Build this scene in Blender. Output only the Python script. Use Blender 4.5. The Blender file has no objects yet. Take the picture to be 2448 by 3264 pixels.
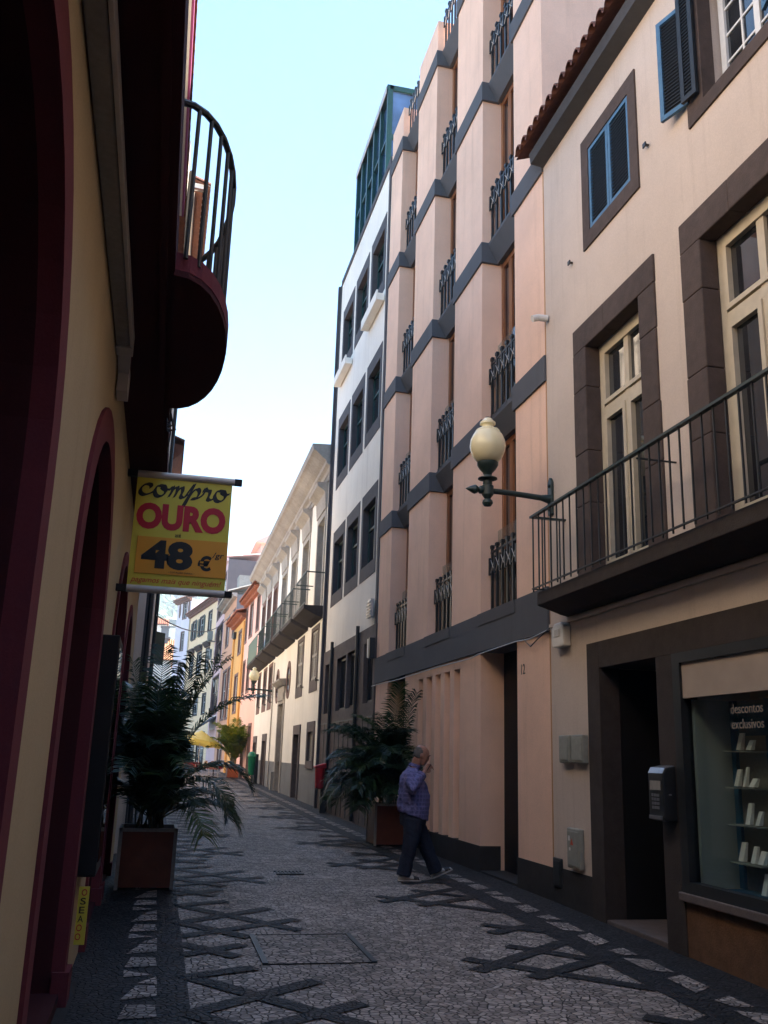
import bpy, bmesh, math, random
from mathutils import Vector, Matrix
random.seed(7)
R = math.radians
sc = bpy.context.scene
COL = sc.collection

# ------------------------------------------------------------------ terrain
GP = [(-40, 0.0), (0, 0.08), (6.5, .15), (10.4, .2), (22, .25), (27, .3), (35, .33), (50, .42), (80, .6), (110, 1.5), (160, 4.0)]
def G(y):
    if y <= GP[0][0]: return GP[0][1]
    for (a, za), (b, zb) in zip(GP, GP[1:]):
        if y <= b: return za + (zb - za) * (y - a) / (b - a)
    return GP[-1][1]

# ------------------------------------------------------------------ materials
def mat(name):
    m = bpy.data.materials.new(name); m.use_nodes = True
    nt = m.node_tree; b = nt.nodes['Principled BSDF']
    return m, nt, b
def N(nt, t, **kw):
    n = nt.nodes.new(t)
    for k, v in kw.items():
        if k in n.inputs: n.inputs[k].default_value = v
        else: setattr(n, k, v)
    return n
def L(nt, a, b): nt.links.new(a, b)
def coords(nt, scale=(1, 1, 1)):
    g = N(nt, 'ShaderNodeNewGeometry'); mp = N(nt, 'ShaderNodeMapping'); mp.inputs['Scale'].default_value = scale
    L(nt, g.outputs['Position'], mp.inputs['Vector']); return mp.outputs['Vector']
def rgb(c): return (c[0], c[1], c[2], 1)
def ramp(nt, fac, stops):
    r = N(nt, 'ShaderNodeValToRGB'); e = r.color_ramp.elements
    while len(e) > len(stops): e.remove(e[-1])
    while len(e) < len(stops): e.new(1)
    for s, (p, c) in zip(e, stops): s.position = p; s.color = rgb(c)
    L(nt, fac, r.inputs['Fac']); return r.outputs['Color']
def mixc(nt, fac, a, b, mode='MIX'):
    m = N(nt, 'ShaderNodeMix', data_type='RGBA', blend_type=mode)
    for sock, v in ((m.inputs[0], fac), (m.inputs[6], a), (m.inputs[7], b)):
        if isinstance(v, (int, float)): sock.default_value = v
        elif isinstance(v, tuple): sock.default_value = rgb(v)
        else: L(nt, v, sock)
    return m.outputs[2]
def bump(nt, b, h, strength=.3, dist=.01):
    n = N(nt, 'ShaderNodeBump', Strength=strength, Distance=dist); L(nt, h, n.inputs['Height']); L(nt, n.outputs['Normal'], b.inputs['Normal'])

def plain(name, c, rough=.6, metal=0.0, var=.12, scale=6, spec=.4, bmp=0.0):
    m, nt, b = mat(name)
    v = coords(nt); n = N(nt, 'ShaderNodeTexNoise', Scale=scale, Detail=5.0); L(nt, v, n.inputs['Vector'])
    L(nt, ramp(nt, n.outputs['Fac'], [(.25, tuple(x * (1 - var) for x in c)), (.75, tuple(min(1, x * (1 + var)) for x in c))]), b.inputs['Base Color'])
    b.inputs['Roughness'].default_value = rough; b.inputs['Metallic'].default_value = metal; b.inputs['Specular IOR Level'].default_value = spec
    if bmp: bump(nt, b, n.outputs['Fac'], bmp, .02)
    return m
def plaster(name, c, stain=(.35, .30, .26), amount=.25, grain=.25, blotch=.10):
    m, nt, b = mat(name)
    v = coords(nt)
    n1 = N(nt, 'ShaderNodeTexNoise', Scale=.7, Detail=6.0, Roughness=.65); L(nt, v, n1.inputs['Vector'])
    base = ramp(nt, n1.outputs['Fac'], [(.3, tuple(x * (1 - blotch) for x in c)), (.7, tuple(min(1, x * (1 + blotch * .5)) for x in c))])
    vs = coords(nt, (3.5, 3.5, .22)); n2 = N(nt, 'ShaderNodeTexNoise', Scale=1.2, Detail=7.0, Roughness=.7); L(nt, vs, n2.inputs['Vector'])
    st = ramp(nt, n2.outputs['Fac'], [(.54, (0, 0, 0)), (.80, (1, 1, 1))])
    mm = N(nt, 'ShaderNodeMath', operation='MULTIPLY'); L(nt, st, mm.inputs[0]); mm.inputs[1].default_value = amount
    col = mixc(nt, mm.outputs[0], base, tuple(x * y for x, y in zip(c, stain)))
    n3 = N(nt, 'ShaderNodeTexNoise', Scale=85.0, Detail=3.0); L(nt, v, n3.inputs['Vector'])
    col = mixc(nt, .22, col, ramp(nt, n3.outputs['Fac'], [(.35, tuple(x * .72 for x in c)), (.65, tuple(min(1, x * 1.12) for x in c))]))
    L(nt, col, b.inputs['Base Color']); b.inputs['Roughness'].default_value = .92; b.inputs['Specular IOR Level'].default_value = .2
    n4 = N(nt, 'ShaderNodeTexNoise', Scale=140.0, Detail=4.0); L(nt, v, n4.inputs['Vector'])
    bump(nt, b, n4.outputs['Fac'], grain, .006)
    return m
def stone(name, c, block=(0, 0), rough=.85, var=.35):
    m, nt, b = mat(name)
    v = coords(nt)
    n1 = N(nt, 'ShaderNodeTexNoise', Scale=9.0, Detail=8.0, Roughness=.7); L(nt, v, n1.inputs['Vector'])
    n2 = N(nt, 'ShaderNodeTexNoise', Scale=1.1, Detail=3.0); L(nt, v, n2.inputs['Vector'])
    c1 = ramp(nt, n1.outputs['Fac'], [(.3, tuple(x * (1 - var) for x in c)), (.7, tuple(min(1, x * (1 + var)) for x in c))])
    c2 = ramp(nt, n2.outputs['Fac'], [(.35, tuple(x * .75 for x in c)), (.7, tuple(x * 1.25 for x in c))])
    L(nt, mixc(nt, .45, c1, c2), b.inputs['Base Color']); b.inputs['Roughness'].default_value = rough; b.inputs['Specular IOR Level'].default_value = .25
    n3 = N(nt, 'ShaderNodeTexNoise', Scale=60.0, Detail=6.0); L(nt, v, n3.inputs['Vector'])
    bump(nt, b, n3.outputs['Fac'], .4, .008)
    return m
def cobble(name, lo, hi, joint, scale=19.0, wear=True):
    m, nt, b = mat(name)
    v = coords(nt, (1, 1.0, .2))
    w = N(nt, 'ShaderNodeTexNoise', Scale=9.0, Detail=2.0); L(nt, v, w.inputs['Vector'])
    vm = N(nt, 'ShaderNodeVectorMath', operation='MULTIPLY_ADD'); L(nt, w.outputs['Color'], vm.inputs[0]); vm.inputs[1].default_value = (.05, .05, 0); L(nt, v, vm.inputs[2])
    d = N(nt, 'ShaderNodeTexVoronoi', voronoi_dimensions='2D', feature='DISTANCE_TO_EDGE', Scale=scale); L(nt, vm.outputs[0], d.inputs['Vector'])
    f = N(nt, 'ShaderNodeTexVoronoi', voronoi_dimensions='2D', feature='F1', Scale=scale); L(nt, vm.outputs[0], f.inputs['Vector'])
    sep = N(nt, 'ShaderNodeSeparateColor'); L(nt, f.outputs['Color'], sep.inputs[0])
    mid = tuple((a + c) / 2 for a, c in zip(lo, hi))
    cc = ramp(nt, sep.outputs[0], [(0.0, lo), (.5, mid), (1.0, hi)])
    n = N(nt, 'ShaderNodeTexNoise', Scale=.9, Detail=5.0); L(nt, v, n.inputs['Vector'])
    dirt = ramp(nt, n.outputs['Fac'], [(.35, (.72, .70, .68)), (.65, (1.08, 1.06, 1.04))])
    cc = mixc(nt, 1.0, cc, dirt, 'MULTIPLY')
    n5 = N(nt, 'ShaderNodeTexNoise', Scale=5.0, Detail=4.0); L(nt, v, n5.inputs['Vector'])
    jw = N(nt, 'ShaderNodeMapRange'); L(nt, n5.outputs['Fac'], jw.inputs[0]); jw.inputs[1].default_value = .3; jw.inputs[2].default_value = .75; jw.inputs[3].default_value = .03; jw.inputs[4].default_value = .17
    sub = N(nt, 'ShaderNodeMath', operation='DIVIDE'); L(nt, d.outputs['Distance'], sub.inputs[0]); L(nt, jw.outputs[0], sub.inputs[1])
    fac = ramp(nt, sub.outputs[0], [(.45, (0, 0, 0)), (1.0, (1, 1, 1))])
    L(nt, mixc(nt, fac, joint, cc), b.inputs['Base Color'])
    n6 = N(nt, 'ShaderNodeTexNoise', Scale=40.0, Detail=3.0); L(nt, v, n6.inputs['Vector'])
    L(nt, ramp(nt, n6.outputs['Fac'], [(.3, (.55, .55, .55)), (.7, (.82, .82, .82))]), b.inputs['Roughness']); b.inputs['Specular IOR Level'].default_value = .3
    h = N(nt, 'ShaderNodeMath', operation='MINIMUM'); L(nt, d.outputs['Distance'], h.inputs[0]); h.inputs[1].default_value = .16
    h2 = N(nt, 'ShaderNodeMath', operation='MULTIPLY_ADD'); L(nt, sep.outputs[1], h2.inputs[0]); h2.inputs[1].default_value = .10; L(nt, h.outputs[0], h2.inputs[2])
    bump(nt, b, h2.outputs[0], .9, .06)
    return m
def glass_dark(name, c=(.012, .014, .017), rough=.03):
    m, nt, b = mat(name)
    v = coords(nt); n = N(nt, 'ShaderNodeTexNoise', Scale=1.3, Detail=2.0); L(nt, v, n.inputs['Vector'])
    L(nt, ramp(nt, n.outputs['Fac'], [(.35, tuple(x * .5 for x in c)), (.7, tuple(x * 2.0 for x in c))]), b.inputs['Base Color'])
    b.inputs['Roughness'].default_value = rough; b.inputs['IOR'].default_value = 1.95
    n2 = N(nt, 'ShaderNodeTexNoise', Scale=1.7, Detail=1.0); L(nt, v, n2.inputs['Vector']); bump(nt, b, n2.outputs['Fac'], .04, .02)
    return m
def glass_clear(name, tint=(.85, .9, .9), refl=.06):
    m, nt, b = mat(name); nt.nodes.remove(b)
    o = nt.nodes['Material Output']; t = N(nt, 'ShaderNodeBsdfTransparent', Color=rgb(tint)); g = N(nt, 'ShaderNodeBsdfGlossy', Roughness=.03)
    fr = N(nt, 'ShaderNodeLayerWeight'); pw = N(nt, 'ShaderNodeMath', operation='POWER'); L(nt, fr.outputs['Facing'], pw.inputs[0]); pw.inputs[1].default_value = 4.0
    ml = N(nt, 'ShaderNodeMath', operation='MULTIPLY_ADD'); L(nt, pw.outputs[0], ml.inputs[0]); ml.inputs[1].default_value = .5; ml.inputs[2].default_value = .03
    mx = N(nt, 'ShaderNodeMixShader'); L(nt, ml.outputs[0], mx.inputs[0]); L(nt, t.outputs[0], mx.inputs[1]); L(nt, g.outputs[0], mx.inputs[2])
    L(nt, mx.outputs[0], o.inputs['Surface']); return m
def wood(name, a, c, rough=.45):
    m, nt, b = mat(name)
    v = coords(nt, (14, 14, .7)); n = N(nt, 'ShaderNodeTexNoise', Scale=2.2, Detail=6.0, Roughness=.6); L(nt, v, n.inputs['Vector'])
    L(nt, ramp(nt, n.outputs['Fac'], [(.3, a), (.7, c)]), b.inputs['Base Color']); b.inputs['Roughness'].default_value = rough
    bump(nt, b, n.outputs['Fac'], .15, .005); return m
def leaf(name, a, c, trans=.25):
    m, nt, b = mat(name)
    v = coords(nt); n = N(nt, 'ShaderNodeTexNoise', Scale=3.0, Detail=3.0); L(nt, v, n.inputs['Vector'])
    col = ramp(nt, n.outputs['Fac'], [(.3, a), (.7, c)])
    oi = N(nt, 'ShaderNodeObjectInfo'); col = mixc(nt, 1.0, col, ramp(nt, oi.outputs['Random'], [(0, (.7, .8, .85)), (.45, (1, 1, 1)), (.8, (1.25, 1.3, .9)), (.93, (1.5, 1.3, .8)), (1.0, (2.6, 1.7, .9))]), 'MULTIPLY'); L(nt, col, b.inputs['Base Color']); b.inputs['Roughness'].default_value = .38
    t = N(nt, 'ShaderNodeBsdfTranslucent'); L(nt, col, t.inputs['Color']); mx = N(nt, 'ShaderNodeMixShader'); mx.inputs[0].default_value = trans
    o = nt.nodes['Material Output']; L(nt, b.outputs[0], mx.inputs[1]); L(nt, t.outputs[0], mx.inputs[2]); L(nt, mx.outputs[0], o.inputs['Surface']); return m

M = {}
M['plaster_shop'] = plaster('plaster_shop', (.58, .49, .42), amount=.38, blotch=.14)
M['plaster_warm'] = plaster('plaster_warm', (.84, .71, .58))
M['plaster_salmon'] = plaster('plaster_salmon', (.84, .57, .43), amount=.42, blotch=.16)
M['plaster_white'] = plaster('plaster_white', (.88, .83, .74), amount=.35)
M['plaster_mansion'] = plaster('plaster_mansion', (.88, .84, .75), amount=.3)
M['plaster_pink'] = plaster('plaster_pink', (.86, .52, .43))
M['plaster_orange'] = plaster('plaster_orange', (.74, .42, .15))
M['plaster_apricot'] = plaster('plaster_apricot', (.70, .38, .24))
M['plaster_rose'] = plaster('plaster_rose', (.78, .52, .50))
M['plaster_cream'] = plaster('plaster_cream', (.92, .66, .42))
M['plaster_lavender'] = plaster('plaster_lavender', (.78, .69, .74))
M['plaster_yellow'] = plaster('plaster_yellow', (.46, .37, .225), amount=.3)
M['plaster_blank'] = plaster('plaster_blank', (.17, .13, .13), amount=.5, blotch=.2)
M['plaster_grime'] = plaster('plaster_grime', (.74, .63, .52), stain=(.08, .08, .08), amount=.8, blotch=.2)
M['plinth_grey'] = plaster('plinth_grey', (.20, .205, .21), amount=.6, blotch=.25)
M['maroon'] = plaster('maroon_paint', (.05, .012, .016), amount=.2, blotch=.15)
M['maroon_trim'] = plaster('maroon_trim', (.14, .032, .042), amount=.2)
M['band'] = plaster('band_grey', (.105, .108, .118), amount=.3, blotch=.15)
M['frame_grey'] = stone('window_surround_grey', (.085, .078, .082), var=.2)
M['granite'] = stone('granite_base', (.115, .095, .09))
M['stone_brown'] = stone('stone_brown', (.075, .055, .047))
M['stone_dark'] = stone('stone_dark', (.045, .037, .034))
M['cornice'] = stone('cornice_stone', (.34, .315, .28), var=.3)
M['stone_red'] = stone('stone_reddish', (.19, .12, .10), var=.3)
M['plinth'] = stone('plinth_dark', (.03, .029, .03))
M['speckle'] = stone('riser_granite', (.13, .072, .04), var=.5)
M['iron'] = plain('iron_dark', (.012, .015, .017), .5, 0, .25, 20, .5)
M['iron_green'] = plain('iron_green', (.018, .035, .032), .45, 0, .25, 20, .5)
M['green_metal'] = plain('balcony_green', (.055, .10, .06), .55, 0, .25, 12)
M['dark_green'] = plain('mullion_green', (.012, .05, .045), .45, 0, .2, 10)
M['glass'] = glass_dark('window_glass')
M['glass_sky'] = glass_dark('roof_glass', (.03, .06, .13), .05)
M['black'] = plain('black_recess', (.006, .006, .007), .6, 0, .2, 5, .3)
M['glass_clear'] = glass_clear('shop_glass')
M['timber_cream'] = plain('timber_cream', (.52, .46, .35), .5, 0, .10, 9)
M['timber_white'] = plain('timber_white', (.70, .70, .68), .5, 0, .08, 9)
M['blue'] = plain('shutter_blue', (.055, .14, .24), .5, 0, .2, 14)
M['slat_dark'] = plain('slat_dark', (.012, .016, .02), .55, 0, .25, 14)
M['slat_green'] = plain('slat_green', (.02, .045, .035), .55, 0, .25, 14)
M['slat_grey'] = plain('slat_grey', (.30, .28, .25), .6, 0, .2, 14)
M['wood'] = wood('door_wood', (.16, .055, .02), (.34, .14, .055))
M['wood_dark'] = wood('dark_wood', (.02, .009, .008), (.045, .02, .018))
M['tile'] = stone('roof_tile', (.30, .11, .06), var=.45)
M['tile_dark'] = stone('roof_tile_weathered', (.17, .07, .045), var=.5)
M['tile_sun'] = stone('roof_tile_sunlit', (.42, .22, .12), var=.5)  # far roof tile with the sunlight mixed into its colour
M['concrete'] = stone('concrete_dark', (.06, .06, .064), var=.25)
M['grey_paint'] = plain('grey_box', (.26, .27, .24), .6, 0, .12, 15, .4, .1)
M['alu'] = plain('aluminium', (.48, .45, .42), .5, .2, .08, 12)
M['alu_grey'] = plain('cassette_grey', (.25, .235, .21), .6, 0, .15, 30, .4, .1)
M['white_plastic'] = plain('white_plastic', (.62, .62, .60), .4, 0, .05, 8)
M['steel'] = plain('steel', (.32, .33, .36), .3, .7, .1, 20)
M['orange_panel'] = plain('planter_panel', (.13, .035, .014), .5, 0, .18, 10, .4, .05)
M['orange_bright'] = plain('planter_panel_bright', (.40, .095, .03), .5, 0, .15, 10, .4, .05)  # brighter copy of the planter panel colour, for the far planter
M['soil'] = plain('soil', (.02, .014, .01), .95, 0, .4, 40, .1, .5)
M['yellow'] = plain('sign_yellow', (.56, .50, .06), .5, 0, .05, 5, .4)
M['sign_orange'] = plain('sign_orange', (.66, .31, .03), .5, 0, .05, 5, .4)
M['ink'] = plain('ink_black', (.012, .014, .014), .5, 0, .1, 5)
M['ink_red'] = plain('ink_red', (.42, .012, .03), .5, 0, .1, 5)
M['ink_brown'] = plain('ink_brown', (.50, .07, .03), .5, 0, .1, 5)
M['lamp_milk'] = plain('lamp_milk', (.80, .72, .46), .22, 0, .05, 7, .6)
M['bin_green'] = plain('bin_green', (.01, .16, .075), .4, 0, .15, 15)
M['bin_red'] = plain('bin_red', (.42, .02, .025), .4, 0, .15, 15)
M['canvas_yellow'] = leaf('canvas_yellow', (.66, .52, .12), (.74, .60, .18), .35)
M['cloth_red'] = plain('table_cloth', (.25, .025, .03), .8, 0, .15, 9)
M['wicker'] = wood('wicker', (.24, .12, .07), (.38, .20, .12), .6)
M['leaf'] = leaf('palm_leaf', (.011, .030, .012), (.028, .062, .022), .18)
M['leaf_sun'] = leaf('palm_leaf_sunlit', (.07, .13, .02), (.19, .22, .03), .4)  # lit copy of the palm leaf: sunlight put into its colour
M['stem'] = plain('palm_stem', (.10, .11, .05), .6, 0, .3, 15)
M['skin'] = plain('skin', (.34, .17, .115), .5, 0, .1, 30)
M['hair'] = plain('hair_grey', (.10, .09, .085), .8, 0, .3, 90)
M['denim'] = plain('denim', (.018, .022, .038), .85, 0, .3, 50, .2, .2)
M['shoe'] = plain('shoe_white', (.38, .36, .34), .6, 0, .1, 20)
M['shoe_dark'] = plain('shoe_dark', (.03, .03, .035), .6, 0, .2, 20)
M['card'] = plain('display_card', (.85, .85, .82), .6, 0, .08, 20)
M['blue_panel'] = plain('display_blue', (.02, .11, .20), .6, 0, .1, 3)
M['interior'] = plain('interior_cream', (.36, .30, .25), .8, 0, .1, 4)
M['panel_pale'] = plain('display_pale', (.30, .33, .31), .8, 0, .1, 2)
M['brass'] = plain('brass_strip', (.55, .42, .16), .4, .5, .1, 20)
M['purple'] = plaster('trim_purple', (.26, .06, .16), amount=.1)
M['cobble'] = cobble('cobble_limestone', (.155, .135, .125), (.44, .385, .35), (.016, .013, .012))
M['basalt'] = cobble('cobble_basalt', (.012, .012, .014), (.030, .030, .034), (.006, .006, .007), 20)
def shirt_mat():
    m, nt, b = mat('plaid_shirt')
    g = N(nt, 'ShaderNodeNewGeometry'); sp = N(nt, 'ShaderNodeSeparateXYZ'); L(nt, g.outputs['Position'], sp.inputs[0])
    def stripes(sock, sc_, lo, hi):
        w = N(nt, 'ShaderNodeMath', operation='MULTIPLY'); L(nt, sock, w.inputs[0]); w.inputs[1].default_value = sc_
        s = N(nt, 'ShaderNodeMath', operation='SINE'); L(nt, w.outputs[0], s.inputs[0])
        mr = N(nt, 'ShaderNodeMapRange'); L(nt, s.outputs[0], mr.inputs[0]); mr.inputs[1].default_value = lo; mr.inputs[2].default_value = hi; return mr.outputs[0]
    ad = N(nt, 'ShaderNodeMath', operation='ADD'); L(nt, sp.outputs[0], ad.inputs[0]); L(nt, sp.outputs[1], ad.inputs[1])
    a = stripes(ad.outputs[0], 125, .1, 1.2); c = stripes(sp.outputs[2], 125, .1, 1.2)
    mx = N(nt, 'ShaderNodeMath', operation='MAXIMUM'); L(nt, a, mx.inputs[0]); L(nt, c, mx.inputs[1])
    col = mixc(nt, mx.outputs[0], (.085, .085, .22), (.16, .16, .34)); L(nt, col, b.inputs['Base Color']); b.inputs['Roughness'].default_value = .9
    n = N(nt, 'ShaderNodeTexNoise', Scale=9.0, Detail=3.0); bump(nt, b, n.outputs['Fac'], .5, .03); return m
M['shirt'] = shirt_mat()
def hill_mat():
    m, nt, b = mat('hill_slope'); v = coords(nt)
    n = N(nt, 'ShaderNodeTexNoise', Scale=.06, Detail=9.0, Roughness=.7); L(nt, v, n.inputs['Vector'])
    c = ramp(nt, n.outputs['Fac'], [(.35, (.03, .06, .03)), (.5, (.07, .12, .05)), (.62, (.16, .19, .10)), (.75, (.30, .28, .22))])
    L(nt, c, b.inputs['Base Color']); b.inputs['Roughness'].default_value = 1.0; b.inputs['Specular IOR Level'].default_value = 0; return m
M['hill'] = hill_mat()
M['earth'] = plain('earth', (.12, .11, .10), .95, 0, .3, .5, .1)

# ------------------------------------------------------------------ mesh helpers
class Fac:
    """a facade plane: s runs along it, n points out to the street, z up"""
    def __init__(s, x, y, dx=0.0, dy=1.0, side=1):
        l = math.hypot(dx, dy); s.p = (x, y); s.d = (dx / l, dy / l)
        s.o = (-s.d[1] * side, s.d[0] * side)
    def W(s, a, n, z): return (s.p[0] + s.d[0] * a + s.o[0] * n, s.p[1] + s.d[1] * a + s.o[1] * n, z)
class MB:
    def __init__(s): s.v = []; s.f = []; s.m = []
    def face(s, pts, mi=0):
        i = len(s.v); s.v += [tuple(p) for p in pts]; s.f.append(tuple(range(i, i + len(pts)))); s.m.append(mi)
    def hexa(s, p, mi=0):          # p: 8 points, bottom ring 0-3, top ring 4-7
        i = len(s.v); s.v += [tuple(q) for q in p]
        for f in ((3, 2, 1, 0), (4, 5, 6, 7), (0, 1, 5, 4), (1, 2, 6, 5), (2, 3, 7, 6), (3, 0, 4, 7)):
            s.f.append(tuple(i + k for k in f)); s.m.append(mi)
    def box(s, x0, x1, y0, y1, z0, z1, mi=0):
        s.hexa([(x0, y0, z0), (x1, y0, z0), (x1, y1, z0), (x0, y1, z0), (x0, y0, z1), (x1, y0, z1), (x1, y1, z1), (x0, y1, z1)], mi)
    def fbox(s, F, a0, a1, n0, n1, z0, z1, mi=0):
        W = F.W; s.hexa([W(a0, n0, z0), W(a1, n0, z0), W(a1, n1, z0), W(a0, n1, z0), W(a0, n0, z1), W(a1, n0, z1), W(a1, n1, z1), W(a0, n1, z1)], mi)
    def obox(s, c, u, v, w, mi=0):  # centre and three half vectors
        c, u, v, w = map(Vector, (c, u, v, w))
        s.hexa([c - u - v - w, c + u - v - w, c + u + v - w, c - u + v - w, c - u - v + w, c + u - v + w, c + u + v + w, c - u + v + w], mi)
    def extr(s, poly, off, mi=0):   # polygon extruded by a vector
        off = Vector(off); n = len(poly); i = len(s.v)
        s.v += [tuple(p) for p in poly] + [tuple(Vector(p) + off) for p in poly]
        s.f.append(tuple(i + k for k in range(n))); s.m.append(mi)
        s.f.append(tuple(i + n + k for k in reversed(range(n)))); s.m.append(mi)
        for k in range(n):
            s.f.append((i + k, i + n + k, i + n + (k + 1) % n, i + (k + 1) % n)); s.m.append(mi)
    def tube(s, pts, r, seg=8, mi=0, cap=True):
        pts = [Vector(p) for p in pts]; rs = r if isinstance(r, (list, tuple)) else [r] * len(pts); i0 = len(s.v)
        up = None
        for k, p in enumerate(pts):
            t = (pts[min(k + 1, len(pts) - 1)] - pts[max(k - 1, 0)]).normalized()
            if up is None: up = Vector((0, 0, 1)) if abs(t.z) < .9 else Vector((1, 0, 0))
            a = t.cross(up)
            if a.length < 1e-6: a = t.cross(Vector((0, 1, 0)))
            a.normalize(); b = a.cross(t).normalized(); up = b
            for j in range(seg):
                th = 2 * math.pi * j / seg; s.v.append(tuple(p + (a * math.cos(th) + b * math.sin(th)) * rs[k]))
        for k in range(len(pts) - 1):
            for j in range(seg):
                a0 = i0 + k * seg + j; a1 = i0 + k * seg + (j + 1) % seg
                s.f.append((a0, a1, a1 + seg, a0 + seg)); s.m.append(mi)
        if cap:
            s.f.append(tuple(i0 + j for j in reversed(range(seg)))); s.m.append(mi)
            e = i0 + (len(pts) - 1) * seg; s.f.append(tuple(e + j for j in range(seg))); s.m.append(mi)
    def lathe(s, c, prof, seg=20, mi=0, axis='z'):
        i0 = len(s.v)
        for r, h in prof:
            for j in range(seg):
                th = 2 * math.pi * j / seg; x, y = r * math.cos(th), r * math.sin(th)
                q = (c[0] + x, c[1] + y, c[2] + h) if axis == 'z' else (c[0] + h, c[1] + x, c[2] + y)
                s.v.append(q)
        for k in range(len(prof) - 1):
            for j in range(seg):
                a0 = i0 + k * seg + j; a1 = i0 + k * seg + (j + 1) % seg
                s.f.append((a0, a1, a1 + seg, a0 + seg)); s.m.append(mi)
        s.f.append(tuple(i0 + j for j in reversed(range(seg)))); s.m.append(mi)
        e = i0 + (len(prof) - 1) * seg; s.f.append(tuple(e + j for j in range(seg))); s.m.append(mi)
    def build(s, name, mats, parent=None, smooth=False, bevel=0.0, angle=40):
        me = bpy.data.meshes.new(name)
        off = Vector((0, 0, 0))
        o = bpy.data.objects.new(name, me); COL.objects.link(o)
        if parent is None and s.v:   # a one-mesh thing: origin at its base centre
            xs = [p[0] for p in s.v]; ys = [p[1] for p in s.v]; zs = [p[2] for p in s.v]
            off = Vector(((min(xs) + max(xs)) / 2, (min(ys) + max(ys)) / 2, min(zs)))
        me.from_pydata([tuple(Vector(p) - off) for p in s.v], [], s.f)
        if not isinstance(mats, (list, tuple)): mats = [mats]
        for m in mats: me.materials.append(m)
        for p, mi in zip(me.polygons, s.m): p.material_index = mi
        me.validate()
        bm = bmesh.new(); bm.from_mesh(me); bmesh.ops.recalc_face_normals(bm, faces=bm.faces); bm.to_mesh(me); bm.free()
        if smooth:
            for p in me.polygons: p.use_smooth = True
            me.set_sharp_from_angle(angle=R(angle))
        if parent is not None: o.parent = parent
        o.location = off if parent is None else (-Vector(parent.location) if parent.parent is None else (0, 0, 0))
        if bevel:
            b = o.modifiers.new('bevel', 'BEVEL'); b.width = bevel; b.segments = 2; b.limit_method = 'ANGLE'
        return o
def tag(o, label=None, cat=None, group=None, kind=None):
    if label: o['label'] = label
    if cat: o['category'] = cat
    if group: o['group'] = group
    if kind: o['kind'] = kind
    return o
def thing(name, label, cat, loc=(0, 0, 0), group=None):
    o = bpy.data.objects.new(name, None); COL.objects.link(o); o.location = loc; o.empty_display_size = .2
    tag(o, label, cat, group); return o
def copy_tree(o, parent=None):
    c = o.copy(); COL.objects.link(c); c.parent = parent
    for ch in o.children: copy_tree(ch, c)
    return c
def to_mesh(o):
    dg = bpy.context.evaluated_depsgraph_get(); dg.update()
    return bpy.data.meshes.new_from_object(o.evaluated_get(dg), depsgraph=dg)

# ------------------------------------------------------------------ building kit
def wall(name, F, a0, a1, z0, z1, holes, m, parent, depth=.25, body=5.0, side_m=None, roof=True):
    """front sheet with real openings and reveals, closed by sides, back and top"""
    b = MB(); W = F.W
    g_ = .022; holes = [(h[0] - g_, h[1] + g_, h[2] if h[2] <= z0 + .01 else h[2] - g_, min(h[3] + g_, z1)) + tuple(h[4:]) for h in holes]
    S = sorted({a0, a1, *[h[0] for h in holes], *[h[1] for h in holes]}); Z = sorted({z0, z1, *[h[2] for h in holes], *[h[3] for h in holes]})
    for i in range(len(S) - 1):
        for k in range(len(Z) - 1):
            cs, cz = (S[i] + S[i + 1]) / 2, (Z[k] + Z[k + 1]) / 2
            if any(h[0] < cs < h[1] and h[2] < cz < h[3] for h in holes): continue
            b.face([W(S[i], 0, Z[k]), W(S[i + 1], 0, Z[k]), W(S[i + 1], 0, Z[k + 1]), W(S[i], 0, Z[k + 1])])
    for h in holes:
        d = h[4] if len(h) > 4 else depth
        s0, s1, y0, y1 = h[:4]
        b.face([W(s0, 0, y0), W(s0, -d, y0), W(s0, -d, y1), W(s0, 0, y1)]); b.face([W(s1, 0, y0), W(s1, 0, y1), W(s1, -d, y1), W(s1, -d, y0)])
        b.face([W(s0, 0, y1), W(s0, -d, y1), W(s1, -d, y1), W(s1, 0, y1)]); b.face([W(s0, 0, y0), W(s1, 0, y0), W(s1, -d, y0), W(s0, -d, y0)])
        b.face([W(s0, -d, y0), W(s1, -d, y0), W(s1, -d, y1), W(s0, -d, y1)])
    b.face([W(a0, 0, z0), W(a0, 0, z1), W(a0, -body, z1), W(a0, -body, z0)], 1); b.face([W(a1, 0, z0), W(a1, -body, z0), W(a1, -body, z1), W(a1, 0, z1)], 1)
    b.face([W(a0, -body, z0), W(a0, -body, z1), W(a1, -body, z1), W(a1, -body, z0)], 1)
    if roof: b.face([W(a0, 0, z1), W(a1, 0, z1), W(a1, -body, z1), W(a0, -body, z1)], 1)
    o = b.build(name, [m, side_m or m], parent)
    return o
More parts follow.
